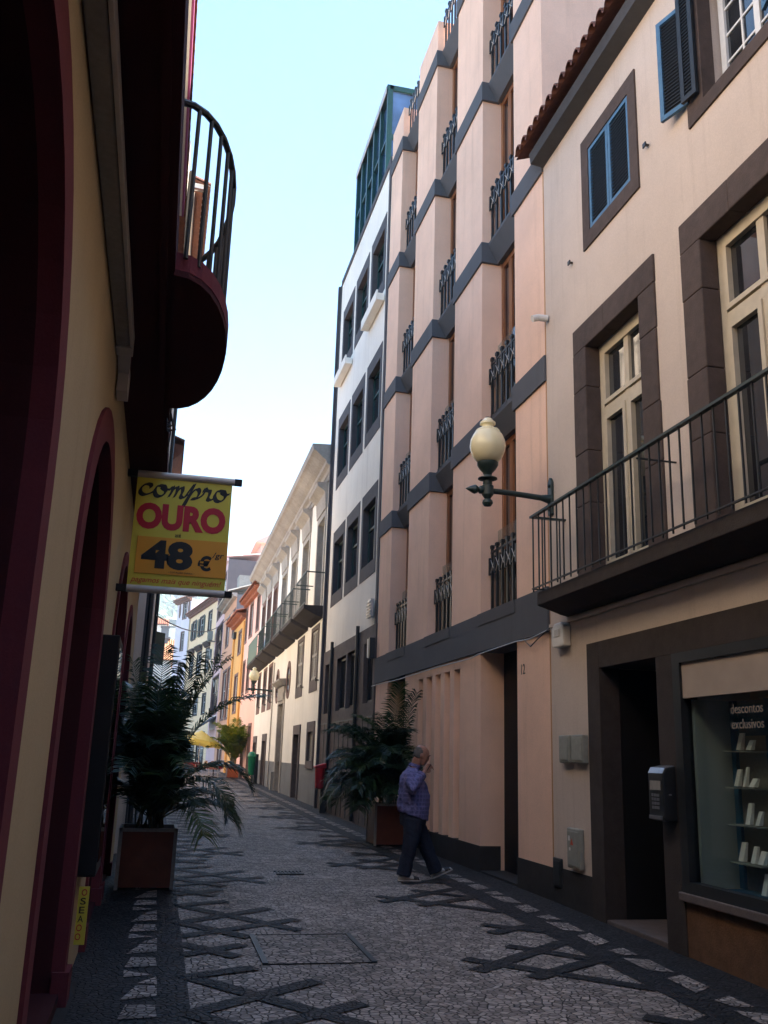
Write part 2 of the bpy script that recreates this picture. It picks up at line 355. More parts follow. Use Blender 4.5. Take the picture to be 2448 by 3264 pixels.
def ring(F, outer, inner, nf, nb, b=None):
    """picture-frame moulding: front face, outer edge and inner reveal"""
    b = b or MB(); W = F.W
    O = [(outer[0], outer[2]), (outer[1], outer[2]), (outer[1], outer[3]), (outer[0], outer[3])]
    I = [(inner[0], inner[2]), (inner[1], inner[2]), (inner[1], inner[3]), (inner[0], inner[3])]
    for k in range(4):
        o0, o1, i0, i1 = O[k], O[(k + 1) % 4], I[k], I[(k + 1) % 4]
        b.face([W(o0[0], nf, o0[1]), W(o1[0], nf, o1[1]), W(i1[0], nf, i1[1]), W(i0[0], nf, i0[1])])
        b.face([W(i0[0], nf, i0[1]), W(i1[0], nf, i1[1]), W(i1[0], nb, i1[1]), W(i0[0], nb, i0[1])])
        b.face([W(o0[0], nf, o0[1]), W(o0[0], nb, o0[1]), W(o1[0], nb, o1[1]), W(o1[0], nf, o1[1])])
        b.face([W(o0[0], nb, o0[1]), W(i0[0], nb, i0[1]), W(i1[0], nb, i1[1]), W(o1[0], nb, o1[1])])
    return b
def window(F, parent, r, n, bars_v=(), bars_h=(), fw=.06, th=.05, mf='timber_cream', mg='glass', name='window', bw=.04, glass=True):
    b = ring(F, r, (r[0] + fw, r[1] - fw, r[2] + fw, r[3] - fw), n, n - th)
    for v in bars_v: b.fbox(F, v - bw / 2, v + bw / 2, n - th + .004, n - .004, r[2] + fw, r[3] - fw)
    for h in bars_h: b.fbox(F, r[0] + fw, r[1] - fw, n - th + .006, n - .002, h - bw / 2, h + bw / 2)
    o = b.build(name, M[mf], parent)
    if glass:
        p = MB(); p.fbox(F, r[0] + fw * .7, r[1] - fw * .7, n - th * .75, n - th * .55, r[2] + fw * .7, r[3] - fw * .7); p.build('pane', M[mg], o)
    return o
def surround(F, parent, outer, inner, m, nf=.02, nb=-.2, name='stone_surround'):
    return ring(F, outer, inner, nf, nb).build(name, M[m], parent)
def shutter(F, parent, r, n, mf='blue', ms='slat_dark', th=.035, fw=.05, pitch=.045, name='shutter', mid=False):
    b = ring(F, r, (r[0] + fw, r[1] - fw, r[2] + fw, r[3] - fw), n, n - th)
    if mid: b.fbox(F, r[0] + fw, r[1] - fw, n - th, n, (r[2] + r[3]) / 2 - fw / 2, (r[2] + r[3]) / 2 + fw / 2)
    o = b.build(name, M[mf], parent)
    s = MB(); z = r[2] + fw + pitch / 2
    s.fbox(F, r[0] + fw * .8, r[1] - fw * .8, n - th * .95, n - th * .8, r[2] + fw * .8, r[3] - fw * .8)
    while z < r[3] - fw:
        W = F.W; h = pitch * .42
        s.hexa([W(r[0] + fw, n - th * .7, z - h * .2), W(r[1] - fw, n - th * .7, z - h * .2), W(r[1] - fw, n - th * .2, z - h), W(r[0] + fw, n - th * .2, z - h),
                W(r[0] + fw, n - th * .7, z + h * .6), W(r[1] - fw, n - th * .7, z + h * .6), W(r[1] - fw, n - th * .2, z - h * .4), W(r[0] + fw, n - th * .2, z - h * .4)])
        z += pitch
    s.build('slats', M[ms], o)
    return o
def tiles(F, a0, a1, n0, z0, run, rise, pitch=.21, r=.075, th=.018, courses=6, seg=6):
    """barrel tiles running up a slope: convex covers over flat channels, stepped courses, closed at the eave"""
    b = MB(); W = F.W; cnt = max(1, int(round((a1 - a0) / pitch))); pitch = (a1 - a0) / cnt
    prof = []
    for i in range(cnt):
        c = a0 + (i + .5) * pitch
        for k in range(seg + 1):
            t = math.pi * k / seg; prof.append((c - math.cos(t) * pitch * .36, math.sin(t) * r))
        prof.append((c + pitch * .5, -r * .35))
    rows = []
    for k in range(courses):
        t0, t1 = k / courses, (k + 1) / courses
        rows.append((t0, .02)); rows.append((t1 + .015 / max(run, .1), 0.0))
    def P(t, lift, s, h): return W(s + random.uniform(-.003, .003), n0 - run * t, z0 + rise * t + h + lift)
    for k in range(0, len(rows), 2):
        (t0, l0), (t1, l1) = rows[k], rows[k + 1]; i = len(b.v); n = len(prof)
        jit = random.uniform(-.006, .006)
        for (t, l) in ((t0, l0 + jit), (t1, l1 + jit)):
            for s, h in prof: b.v.append(P(t, l, s, h))
        for (s, h) in prof: b.v.append(P(t0, l0 - th + jit, s, h))
        for q in range(n - 1):
            b.f.append((i + q, i + q + 1, i + n + q + 1, i + n + q)); b.m.append(0)
            b.f.append((i + 2 * n + q, i + 2 * n + q + 1, i + q + 1, i + q)); b.m.append(0)
    b.face([W(a0, n0 - .02, z0 - r * .45 - .012), W(a1, n0 - .02, z0 - r * .45 - .012), W(a1, n0 - run, z0 + rise - r * .45 - .012), W(a0, n0 - run, z0 + rise - r * .45 - .012)])
    return b
def text_mesh(s, size, bold=0.0, shear=0.0, ext=.0015):
    c = bpy.data.curves.new('t', 'FONT'); c.body = s; c.size = size; c.offset = bold; c.shear = shear; c.extrude = ext; c.align_x = 'CENTER'; c.resolution_u = 4
    o = bpy.data.objects.new('t', c); COL.objects.link(o); me = to_mesh(o); bpy.data.objects.remove(o); return me
def text_part(s, origin, u, v, width, height, m, parent, name='lettering', bold=0.0, shear=0.0, size=1.0, twist=0.0):
    """fit built-in lettering to width x height on the plane spanned by u (right) and v (up)"""
    me = text_mesh(s, size, bold, shear)
    xs = [p.co.x for p in me.vertices]; ys = [p.co.y for p in me.vertices]; cx, cy = (min(xs) + max(xs)) / 2, (min(ys) + max(ys)) / 2
    sx, sy = width / (max(xs) - min(xs)), height / (max(ys) - min(ys)); u, v, o0 = Vector(u), Vector(v), Vector(origin); w = u.cross(v)
    for p in me.vertices:
        x, y = (p.co.x - cx) * sx, (p.co.y - cy) * sy
        if twist: x, y = x * math.cos(twist) - y * math.sin(twist), x * math.sin(twist) + y * math.cos(twist)
        p.co = o0 + u * x + v * y + w * p.co.z
    me.materials.clear(); me.materials.append(m)
    o = bpy.data.objects.new(name, me); COL.objects.link(o); o.parent = parent
    o.location = -Vector(parent.location) if parent.parent is None else (0, 0, 0)
    me.name = name; return o
# ================================================================== right side of the street
F = Fac(4.5, 0)
def balusters(F, parent, positions, n, z0, z1, r=.008, m='iron', flat=False, name='baluster'):
    for a in positions:
        b = MB(); b.fbox(F, a - r, a + r, n - r, n + r, z0, z1); b.build(name, M[m], parent)

# ---- shop house (nearest on the right)
H = thing('shop_house', 'cream plastered house with a shop window, dark stone surrounds and blue shutters', 'house', (4.6, 7.5, .15))
door = (7.90, 9.07, -.2, 2.69, .75); shopw = (5.0, 7.59, .66, 2.69, .75)
w1 = (7.95, 9.20, 3.62, 6.45, .3); w2 = (5.53, 6.78, 3.62, 6.45, .3)
sw = (7.99, 9.0, 7.87, 8.98, .12); ow = (5.45, 6.57, 7.82, 9.15, .3)
wall('wall', F, 2.0, 10.38, -.3, 9.72, [door, shopw, w1, w2, sw, ow], M['plaster_shop'], H, body=7.0)
# stone front of the shop: one dark facing with door and window openings
b = MB()
for (a0, a1, z0, z1) in ((9.07, 9.36, -.2, 2.97), (7.59, 7.90, -.2, 2.69), (2.0, 9.07, 2.69, 2.97)): b.fbox(F, a0, a1, -.2, .03, z0, z1)
b.build('shop_facing', M['stone_dark'], H, bevel=.006)
# door set back in its recess
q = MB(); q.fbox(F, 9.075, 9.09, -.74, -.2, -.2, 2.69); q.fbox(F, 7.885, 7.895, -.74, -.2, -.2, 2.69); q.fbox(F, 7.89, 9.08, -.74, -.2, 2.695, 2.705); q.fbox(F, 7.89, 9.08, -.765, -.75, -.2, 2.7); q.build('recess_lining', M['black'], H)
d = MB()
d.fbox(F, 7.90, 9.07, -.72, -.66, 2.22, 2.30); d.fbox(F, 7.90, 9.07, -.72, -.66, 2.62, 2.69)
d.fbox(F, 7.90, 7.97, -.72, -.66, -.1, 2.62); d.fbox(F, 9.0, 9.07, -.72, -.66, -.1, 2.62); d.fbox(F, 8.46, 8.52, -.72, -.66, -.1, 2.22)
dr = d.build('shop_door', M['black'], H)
q = MB(); q.fbox(F, 7.97, 9.0, -.70, -.69, 2.30, 2.62); q.build('transom_pane', M['alu_grey'], dr)
q = MB(); q.fbox(F, 8.52, 9.0, -.70, -.69, 0, 2.22); q.build('door_leaf', M['black'], dr)
q = MB(); q.fbox(F, 7.97, 8.36, -.745, -.735, .1, 2.15); q.build('inner_wall', M['interior'], dr)
q = MB(); q.fbox(F, 7.92, 8.6, -.655, -.60, .24, .30); q.build('threshold_strip', M['brass'], dr)
q = MB(); q.fbox(F, 7.90, 9.07, -.70, .02, -.2, .225); q.build('doorstep', M['granite'], H, bevel=.01)
# shop window with display
wd = ring(F, (5.0, 7.59, .68, 2.69), (5.1, 7.47, .77, 2.60), .045, -.05).build('shop_window', M['iron'], H)
q = MB(); q.fbox(F, 5.1, 7.47, -.03, -.02, .77, 2.30); q.build('pane', M['glass_clear'], wd)
q = MB(); q.fbox(F, 5.1, 7.47, -.02, .02, 2.29, 2.60); q.build('blind_panel', M['interior'], wd)
q = MB(); q.fbox(F, 5.02, 7.45, -.72, -.04, .68, .72); q.build('display_floor', M['blue_panel'], wd)
q = MB(); q.fbox(F, 7.43, 7.47, -.46, -.06, .73, 2.28); q.build('side_panel', M['panel_pale'], wd)
q = MB(); q.fbox(F, 7.36, 7.425, -.47, -.40, .73, 2.28); q.fbox(F, 5.05, 6.93, -.47, -.40, .73, 2.28); q.fbox(F, 6.93, 7.36, -.47, -.44, 1.98, 2.28); q.build('blue_panel', M['blue_panel'], wd)
q = MB(); q.fbox(F, 6.93, 7.36, -.48, -.43, .73, 1.98); q.build('back_board', M['alu_grey'], wd)
for z in (.95, 1.25, 1.55, 1.85):
    q = MB(); q.fbox(F, 6.94, 7.35, -.425, -.27, z - .008, z); q.build('shelf', M['grey_paint'], wd)
for s, wdt, z, hgt in (('descontos', .42, 2.17, .075), ('exclusivos', .42, 2.05, .075)):
    text_part(s, F.W(6.60, -.012, z), (0, -1, 0), (0, 0, 1), wdt, hgt, M['alu_grey'], wd, 'window_lettering')
q = MB(); q.fbox(F, 4.9, 7.62, -.02, .07, .61, .68); q.build('sill', M['granite'], H, bevel=.01)
q = MB(); q.fbox(F, 2.0, 7.59, -.02, .015, .02, .61); q.build('stall_riser', M['speckle'], H)
q = MB(); q.fbox(F, 9.36, 10.38, -.02, .014, -.3, .58); q.build('plinth', M['plinth'], H)
# first floor windows
for r in (w1, w2):
    o = (r[0] - .33, r[1] + .33, 3.60, 6.77)
    wn = window(F, H, (r[0], r[1], 3.64, 6.45), -.16, [(r[0] + r[1]) / 2], [5.62], .085, .07, bw=.10)
    b = MB(); W = F.W   # dressed stone blocks, not one clean frame: jamb blocks of uneven height with open joints
    random.seed(int(r[0] * 10))
    for (a0, a1) in ((o[0], r[0]), (r[1], o[1])):
        z = 3.60
        for hgt in (.95, .62, .78, .50):
            j = random.uniform(-.012, .012)
            b.fbox(F, a0 + (j if a0 == o[0] else 0), a1 + (j if a1 == o[1] else 0), -.16, .022 + random.uniform(0, .008), z, min(z + hgt - .003, 6.447)); z += hgt
    b.fbox(F, o[0] - .01, (o[0] + o[1]) / 2 + .15, -.16, .026, 6.45, 6.765); b.fbox(F, (o[0] + o[1]) / 2 + .153, o[1] + .01, -.16, .022, 6.45, 6.77)
    b.build('stone_surround', M['stone_brown'], wn, bevel=.012)
    for (v0, v1) in ((r[0] + .10, (r[0] + r[1]) / 2 - .04), ((r[0] + r[1]) / 2 + .04, r[1] - .10)):
        ring(F, (v0, v1, 3.74, 5.56), (v0 + .055, v1 - .055, 3.86, 5.50), -.145, -.20).build('sash', M['timber_cream'], wn)
    ring(F, (r[0] + .10, r[1] - .10, 5.69, 6.36), (r[0] + .15, r[1] - .15, 5.74, 6.31), -.145, -.20).build('sash', M['timber_cream'], wn)
# small shuttered window and open window above
s2 = surround(F, H, (7.82, 9.18, 7.675, 9.175), (7.99, 9.0, 7.87, 8.98), 'stone_brown', .022, -.10, 'window')
shutter(F, s2, (7.995, 8.49, 7.875, 8.975), .012); shutter(F, s2, (8.50, 8.995, 7.875, 8.975), .012)
s3 = surround(F, H, (5.2, 6.84, 7.67, 9.33), (5.45, 6.57, 7.82, 9.15), 'stone_brown', .022, -.12, 'window')
ring(F, (5.46, 6.56, 7.83, 9.14), (5.54, 6.48, 7.91, 9.06), -.20, -.25).build('window_frame', M['timber_white'], s3)
b = MB()
for v in (5.76, 6.24): b.fbox(F, v - .012, v + .012, -.245, -.215, 7.9, 9.07)
b.fbox(F, 5.97, 6.05, -.25, -.205, 7.9, 9.07)
for z in (8.2, 8.5, 8.8): b.fbox(F, 5.54, 6.48, -.245, -.216, z - .012, z + .012)
b.build('glazing_bars', M['timber_white'], s3)
b = MB(); b.fbox(F, 5.5, 6.52, -.238, -.228, 7.88, 9.1); b.build('pane', M['glass'], s3)
def leafF(x0, y0, x1, y1): return Fac(x0, y0, x1 - x0, y1 - y0)
f = leafF(4.475, 6.80, 4.37, 7.12); shutter(f, s3, (0, .34, 7.93, 9.10), .018, pitch=.04)
f = leafF(4.44, 6.60, 4.40, 6.80); shutter(f, s3, (0, .20, 7.90, 9.12), .018, 'slat_dark', 'slat_dark', pitch=.04)
f = leafF(4.37, 5.28, 4.46, 5.60); shutter(f, s3, (0, .34, 7.93, 9.10), .018, pitch=.04)
for (y, z) in ((7.62, 8.05), (9.53, 7.72)):
    b = MB(); b.fbox(F, y - .012, y + .012, 0, .05, z - .01, z + .01); b.fbox(F, y - .03, y + .03, .04, .055, z - .03, z + .02); b.build('shutter_hook', M['iron'], H)
# balcony
b = MB(); W = F.W
prof = [(0.0, 3.34), (.10, 3.36), (.28, 3.42), (.38, 3.45), (.38, 3.60), (0, 3.60)]
b.extr([W(2.6, n, z) for n, z in prof], (0, 7.28, 0))
bal = b.build('balcony', M['stone_dark'], H, bevel=.008)
b = MB(); b.fbox(F, 2.6, 9.92, .40, .45, 4.49, 4.515); b.fbox(F, 9.875, 9.92, 0, .40, 4.49, 4.512); b.build('handrail', M['iron_green'], bal)
b = MB(); b.fbox(F, 2.6, 9.90, .415, .435, 3.635, 3.65); b.fbox(F, 9.885, 9.90, .0, .415, 3.635, 3.65); b.build('bottom_rail', M['iron'], bal)
b = MB(); b.fbox(F, 7.40, 7.415, 0, .41, 4.45, 4.465); b.build('stay', M['iron'], bal)
balusters(F, bal, [9.87 - .17 * k for k in range(42)], .425, 3.60, 4.49, .007)
for n in (.08, .19, .30): balusters(F, bal, [9.892], n, 3.60, 4.49, .007)
b = MB(); b.fbox(F, 2.0, 10.36, 0, .03, 3.27, 3.315); b.build('string_course', M['plaster_shop'], H)
# eaves and roof
b = MB(); b.extr([W(2.0, n, z) for n, z in ((0, 9.66), (.19, 9.68), (.21, 9.83), (.0, 9.86))], (0, 8.38, 0)); b.build('eaves', M['concrete'], H)
ef = tiles(F, 2.0, 10.62, .33, 9.94, 3.6, 1.35, .21, .092, .022, 8); ef.build('roof', M['tile_dark'], H)
b = MB(); b.tube([W(10.28, .02, 7.32), W(10.30, .14, 7.33), W(10.30, .22, 7.30)], .045, 12); b.build('overflow_pipe', M['white_plastic'], H)

# ---- things on the shop house wall
def wallbox(name, label, cat, a0, a1, z0, z1, n, m, group=None, lid=True):
    b = MB(); b.fbox(F, a0, a1, .001, n, z0, z1); o = b.build(name, M[m], bevel=.012); tag(o, label, cat, group)
    if lid:
        b = MB(); b.fbox(F, a0 + .025, a1 - .025, n + .001, n + .008, z0 + .03, z1 - .03); b.build('lid', M[m], o, bevel=.004)
    return o
wallbox('meter_box', 'grey meter box on the cream wall, the one nearer the shop door', 'meter box', 9.42, 9.72, 1.71, 2.01, .07, 'grey_paint', 'meter boxes on the cream wall')
wallbox('meter_box', 'grey meter box on the cream wall, the one nearer the salmon block', 'meter box', 9.77, 10.05, 1.71, 2.01, .07, 'grey_paint', 'meter boxes on the cream wall')
cb = wallbox('electric_cabinet', 'tall grey electric cabinet with a warning triangle low on the cream wall', 'cabinet', 9.58, 9.90, .62, 1.03, .06, 'grey_paint')
b = MB(); b.face([F.W(9.79, .071, .86), F.W(9.71, .071, .86), F.W(9.75, .071, .93)]); b.build('warning_triangle', M['ink_brown'], cb)
b = MB(); b.fbox(F, 9.80, 9.84, .068, .0705, .90, .95); b.fbox(F, 9.79, 9.82, .068, .0705, .80, .83); b.build('sticker', M['white_plastic'], cb)
wallbox('service_hatch', 'small black service hatch in the plinth beside the salmon block', 'hatch', 10.13, 10.36, .37, .68, .03, 'iron')
al = MB(); al.extr([F.W(a, .001, z) for a, z in ((9.80, 3.00), (10.10, 3.00), (10.13, 3.05), (10.13, 3.22), (10.05, 3.28), (9.86, 3.28), (9.80, 3.24))], (-.10, 0, 0))
al = al.build('alarm_box', M['white_plastic'], bevel=.015); tag(al, 'white burglar alarm box on the wall under the stone balcony', 'alarm')
b = MB(); b.fbox(F, 9.90, 10.03, .102, .108, 3.12, 3.20); b.build('strobe_lens', M['alu'], al)
# payphone on the pillar beside the shop window
ph = thing('payphone', 'dark metal payphone with a bright curved top on the pillar beside the shop door', 'payphone', (4.4, 7.75, 1.24))
b = MB(); b.extr([F.W(7.63, n, z) for n, z in ((.03, 1.24), (.14, 1.24), (.16, 1.27), (.16, 1.64), (.13, 1.69), (.03, 1.71))], (0, .26, 0)); b.build('housing', M['iron'], ph, bevel=.012)
b = MB(); b.extr([F.W(7.635, n, z) for n, z in ((.162, 1.645), (.133, 1.694), (.04, 1.713), (.04, 1.708), (.13, 1.688), (.158, 1.643))], (0, .25, 0)); b.build('hood', M['steel'], ph)
b = MB(); b.fbox(F, 7.67, 7.85, .161, .166, 1.50, 1.58); b.build('display', M['alu_grey'], ph)
b = MB()
for i in range(3):
    for k in range(4): b.fbox(F, 7.70 + .045 * i, 7.73 + .045 * i, .161, .17, 1.34 + .035 * k, 1.365 + .035 * k)
b.build('keypad', M['steel'], ph)
b = MB(); b.fbox(F, 7.66, 7.86, .161, .18, 1.255, 1.285); b.build('coin_tray', M['steel'], ph)
b = MB(); b.lathe(F.W(7.62, .10, 1.46), [(.0, 0), (.012, 0), (.012, .012), (0, .012)], 10); b.build('lock', M['steel'], ph)
# goods on the shop window shelves
disp = [(6.10, .73, .10, .16), (6.30, .96, .09, .13), (6.55, .96, .11, .15), (6.12, .96, .12, .10), (6.35, 1.26, .10, .17), (6.15, 1.26, .08, .11), (6.56, 1.56, .09, .14), (6.40, 1.56, .05, .16), (6.20, 1.56, .12, .07), (6.45, 1.86, .10, .14), (6.22, 1.86, .11, .08)]
for k, (a, z, wq, hq) in enumerate(disp):
    a = 6.96 + (a - 6.10) * .62; wq *= .6; b = MB(); b.hexa([F.W(a, -.36, z), F.W(a + wq, -.36, z), F.W(a + wq, -.32, z), F.W(a, -.32, z), F.W(a, -.38, z + hq), F.W(a + wq, -.38, z + hq), F.W(a + wq, -.365, z + hq), F.W(a, -.365, z + hq)])
    tag(b.build('display_card', M['card']), 'small white display card standing on a shelf in the shop window', 'display card', 'cards on the shop window shelves')

# ---- salmon apartment block
A = thing('apartment_block', 'tall salmon apartment block of deep pilasters, grey bands and iron balcony rails', 'apartment building', (4.6, 15, .2))
PIL = [(10.385, 11.48), (12.93, 14.38), (15.82, 17.28), (18.72, 19.80)]
REC = [(11.48, 12.93), (14.38, 15.82), (17.28, 18.72)]
FL = [3.79, 6.85, 9.96, 13.08, 16.20]
tops = [20.4, 17.3, 17.0, 17.05]
for (a0, a1), zt in zip(PIL, tops):
    b = MB(); b.fbox(F, a0, a1, -.40, 0, 3.79, zt); b.build('pilaster', M['plaster_salmon'], A)
b = MB(); b.fbox(F, 10.385, 12.6, -7, -.40, -.3, 20.4); b.fbox(F, 12.6, 19.80, -7, -.40, -.3, 16.2); b.build('wall', M['plaster_salmon'], A)
b = MB(); b.fbox(F, -14, 10.36, -17, -7.3, -.3, 22.0); b.build('unseen_shade_block', M['plaster_salmon'], A)  # unseen block added behind the shop house to shade the left balcony
b = MB()   # ground floor pier with five recessed slots, portal sides
for (a0, a1) in ((10.385, 11.48), (18.72, 19.80)): b.fbox(F, a0, a1, -.40, 0, -.3, 3.24)
sl = [(13.90, 14.20), (14.42, 14.73), (14.94, 15.25), (15.46, 15.79), (16.01, 16.33)]
W = F.W; e = 12.93
for (g0, g1) in sl + [(17.28, 17.28)]:
    b.fbox(F, e, g0, -.40, 0, -.3, 3.24) if g0 > e else None
    if g1 > g0: b.fbox(F, g0, g1, -.40, 0, 3.09, 3.24); b.fbox(F, g0, g1, -.40, -.20, -.3, 3.09)
    e = g1
b.build('ground_floor_pier', M['plaster_salmon'], A)
b = MB()
for (a0, a1) in ((10.385, 11.492), (12.918, 17.292), (18.708, 19.80)): b.fbox(F, a0, a1, -.3, .012, -.3, .56)
b.build('plinth', M['plinth'], A)
for (a0, a1) in ((11.48, 12.93), (17.28, 18.72)):
    b = MB(); b.fbox(F, a0, a1, -.398, -.36, -.2, 3.24); b.fbox(F, a0 + .08, a0 + .16, -.36, -.33, 0, 2.6); dd = b.build('entrance_door', M['black'], A)
    b = MB(); b.fbox(F, a0, a1, -.36, .0, -.3, .24); b.build('doorstep', M['plinth'], dd)
b = MB(); b.fbox(F, 10.39, 19.80, -.38, .035, 3.24, 3.79)
for (a0, a1) in REC: b.extr([W(a0 - .02, n, z) for n, z in ((.036, 3.79), (.036, 3.64), (.045, 3.62), (.055, 3.79))], (0, a1 - a0 + .04, 0))
b.build('band', M['band'], A)
for i, z in enumerate(FL[1:]):
    for (a0, a1) in PIL:
        b = MB(); b.fbox(F, a0 - (.0 if a0 < 10.5 else .055), a1 + (.055 if a1 < 19.7 else 0), -.30, .03, z - .36, z); b.build('band', M['band'], A)
for k, (a0, a1) in enumerate(REC):
    for i, z in enumerate(FL):
        if i > 0:
            b = MB(); b.extr([W(a0 + .056, n, q) for n, q in ((-.09, z - .01), (-.09, z - .06), (-.25, z - .36), (-.42, z - .36), (-.42, z - .01))], (0, a1 - a0 - .112, 0)); bal = b.build('balcony', M['band'], A)
        else:
            b = MB(); b.fbox(F, a0, a1, -.38, 0.0, 3.70, 3.785); bal = b.build('balcony', M['band'], A)
        # railing: flat uprights with knobs and pale crossing wires standing in for bar-edge highlights
        b = MB(); b.fbox(F, a0 + .03, a1 - .03, -.165, -.135, z + .04, z + .075); b.fbox(F, a0 + .03, a1 - .03, -.16, -.14, z + .93, z + .96); b.build('rail', M['iron'], bal)
        nb_ = 7; st = (a1 - a0 - .16) / (nb_ - 1)
        for j in range(nb_):
            a = a0 + .08 + st * j; b = MB()
            b.fbox(F, a - .026, a + .026, -.165, -.135, z - .02, z + 1.0)
            b.fbox(F, a - .036, a + .036, -.175, -.125, z + 1.0, z + 1.05); b.obox(W(a, -.11, z + .72), (0, .022, 0), (.012, 0, 0), (0, 0, .13)); b.build('baluster', M['iron'], bal)
        b = MB()
        for j in range(nb_ - 1):
            a = a0 + .08 + st * j
            for s_ in (0, 1):
                p0, p1 = (a, a + st) if s_ else (a + st, a)
                b.tube([W(p0, -.12, z + .60), W((p0 + p1) / 2, -.115, z + .72), W(p1, -.12, z + .84)], .006, 4, cap=False)
        b.build('highlight_wires', M['alu'], bal)
        if i < 2:
            b = MB(); b.fbox(F, a0 + .04, a1 - .02, -.27, -.262, z + .05, z + 1.30); b.build('glass_screen', M['glass_clear'], bal)
        if i < 4:
            r = (a0 + .02, a1 - .02, z, FL[i + 1] - .36)
            window(F, A, r, -.33, [(a0 + a1) / 2, a0 + .40, a1 - .40], [], .09, .06, 'wood', 'glass', 'balcony_door', .13)
text_part('12', W(11.27, .003, 2.86), (0, -1, 0), (0, 0, 1), .13, .13, M['ink'], A, 'house_number')
b = MB(); b.tube([W(19.9, .07, 3.20), W(17.5, .065, 3.175), W(15, .065, 3.19), W(13.2, .065, 3.17), W(12.9, .06, 3.20), W(11.4, .06, 3.22), W(10.9, .06, 3.2), W(10.5, .06, 3.23), W(10.3, .03, 3.26)], .008, 5); b.build('cable', M['alu'], A)
b = MB(); b.tube([W(11.1, .06, 3.22), W(10.85, .07, 3.10), W(10.6, .065, 3.18), W(10.3, .04, 3.27)], .007, 5); b.build('cable', M['iron'], A)
b = MB(); b.fbox(F, 10.385, 10.41, 0, .004, .6, 9.6); b.build('joint_strip', plaster('rust_joint', (.50, .27, .13), amount=.6), A)

# ---- white office block with grey window surrounds
O = thing('office_block', 'white office block with rows of dark grey window surrounds over a granite base', 'office building', (4.6, 23, .25))
cols = [(24.2, 25.95), (22.22, 23.95), (20.22, 21.95)]
rows = [(5.80, 8.0), (9.30, 11.53), (12.95, 15.10)]
holes = [(c0 + .2, c1 - .2, z0 + .35, z1 - .36, .22) for (c0, c1) in cols for (z0, z1) in rows]
wall('wall', F, 19.82, 26.62, 4.57, 16.45, holes, M['plaster_white'], O, body=8)
for (c0, c1) in cols:
    for (z0, z1) in rows:
        inn = (c0 + .19, c1 - .19, z0 + .34, z1 - .35)
        wn = window(F, O, (inn[0] + .012, inn[1] - .012, inn[2] + .012, inn[3] - .012), -.13, [inn[0] + (inn[1] - inn[0]) * .5], [inn[2] + .95], .05, .05, 'dark_green', bw=.05)
        ring(F, (c0, c1, z0, z1), inn, .012, -.2).build('stone_surround', M['frame_grey'], wn)
for (c0, c1) in (cols[2], cols[0]):
    b = MB(); b.fbox(F, c0 - .05, c1 + .05, .02, .22, 12.60, 12.78); b.fbox(F, c0 - .05, c1 + .05, .18, .22, 12.78, 12.86); b.build('window_ledge', M['plaster_white'], O)
b = MB(); b.fbox(F, 19.83, 20.0, 0, .03, 4.57, 16.45); b.fbox(F, 26.47, 26.62, 0, .03, 4.57, 16.33); b.fbox(F, 20.0, 26.47, 0, .03, 16.27, 16.45); b.build('edge_trim', M['frame_grey'], O)
gh = [(25.22, 26.16, 2.86, 4.17, .2), (23.18, 24.35, 2.87, 4.18, .2), (21.82, 22.97, 2.88, 4.2, .2), (20.05, 20.97, 2.9, 4.21, .2)]
wall('granite_base', Fac(4.47, 0), 19.83, 26.62, -.3, 4.57, gh, M['granite'], O, body=7.9)
for h in gh: window(Fac(4.47, 0), O, (h[0], h[1], h[2], h[3]), -.1, [], [], .05, .05, 'iron', name='window')
for a in (24.97, 21.57):
    b = MB(); b.tube([Fac(4.47, 0).W(a, .05, .3), Fac(4.47, 0).W(a, .05, 4.72)], .045, 10); b.build('downpipe', M['iron'], O)
b = MB()
for a in (20.3, 20.9, 21.9, 22.5, 23.1, 23.7, 24.3, 25.3, 25.9): b.fbox(Fac(4.47, 0), a - .012, a + .012, 0, .012, .3, 2.55)
b.fbox(Fac(4.47, 0), 19.85, 26.6, 0, .012, 2.55, 2.58); b.build('panel_joint', M['iron'], O)
b = MB(); b.fbox(F, 26.56, 26.68, .0, .10, .3, 16.3); b.build('downpipe', M['frame_grey'], O)
b = MB(); b.fbox(Fac(4.47, 0), 20.05, 20.45, .02, .09, 4.75, 5.15)
for k in range(5): b.fbox(Fac(4.47, 0), 20.07, 20.43, .09, .11, 4.79 + .07 * k, 4.82 + .07 * k)
b.build('vent_grille', M['alu'], O)
# glass penthouse
b = MB(); P = Fac(4.62, 0); ys = [20.95, 21.8, 22.63, 23.45, 24.27, 25.05]
for y in ys: b.fbox(P, y - .06, y + .06, -.08, .06, 16.45, 19.35)
b.fbox(P, 20.9, 25.1, -.1, .08, 19.33, 19.48); b.fbox(P, 20.95, 25.05, -.06, .03, 17.85, 17.93)
for x in (5.9, 7.2, 8.4): b.box(x - .05, x + .05, 20.90, 21.0, 16.45, 19.35)
b.box(4.62, 8.4, 20.9, 21.0, 19.33, 19.48); b.box(4.62, 8.4, 20.92, 20.99, 17.8, 17.95)
pent = b.build('glass_penthouse', M['dark_green'], O)
b = MB(); b.box(4.66, 8.4, 20.96, 25.04, 16.46, 19.36); b.build('glazing', M['glass_sky'], pent)
b = MB()
for a, c in zip(ys, ys[1:]): b.fbox(P, a + .03, c - .03, .081, .10, 19.24, 19.47)
b.build('gutter', M['alu'], pent)
b = MB(); b.fbox(F, 19.84, 19.98, .035, .16, 3.80, 4.25); o = b.build('meter_cover', M['iron'], bevel=.01); tag(o, 'small black box with a white edge on the corner beside the salmon block', 'junction box')
b = MB(); b.fbox(F, 19.98, 20.03, .04, .17, 3.82, 4.23); b.build('side_plate', M['white_plastic'], o)
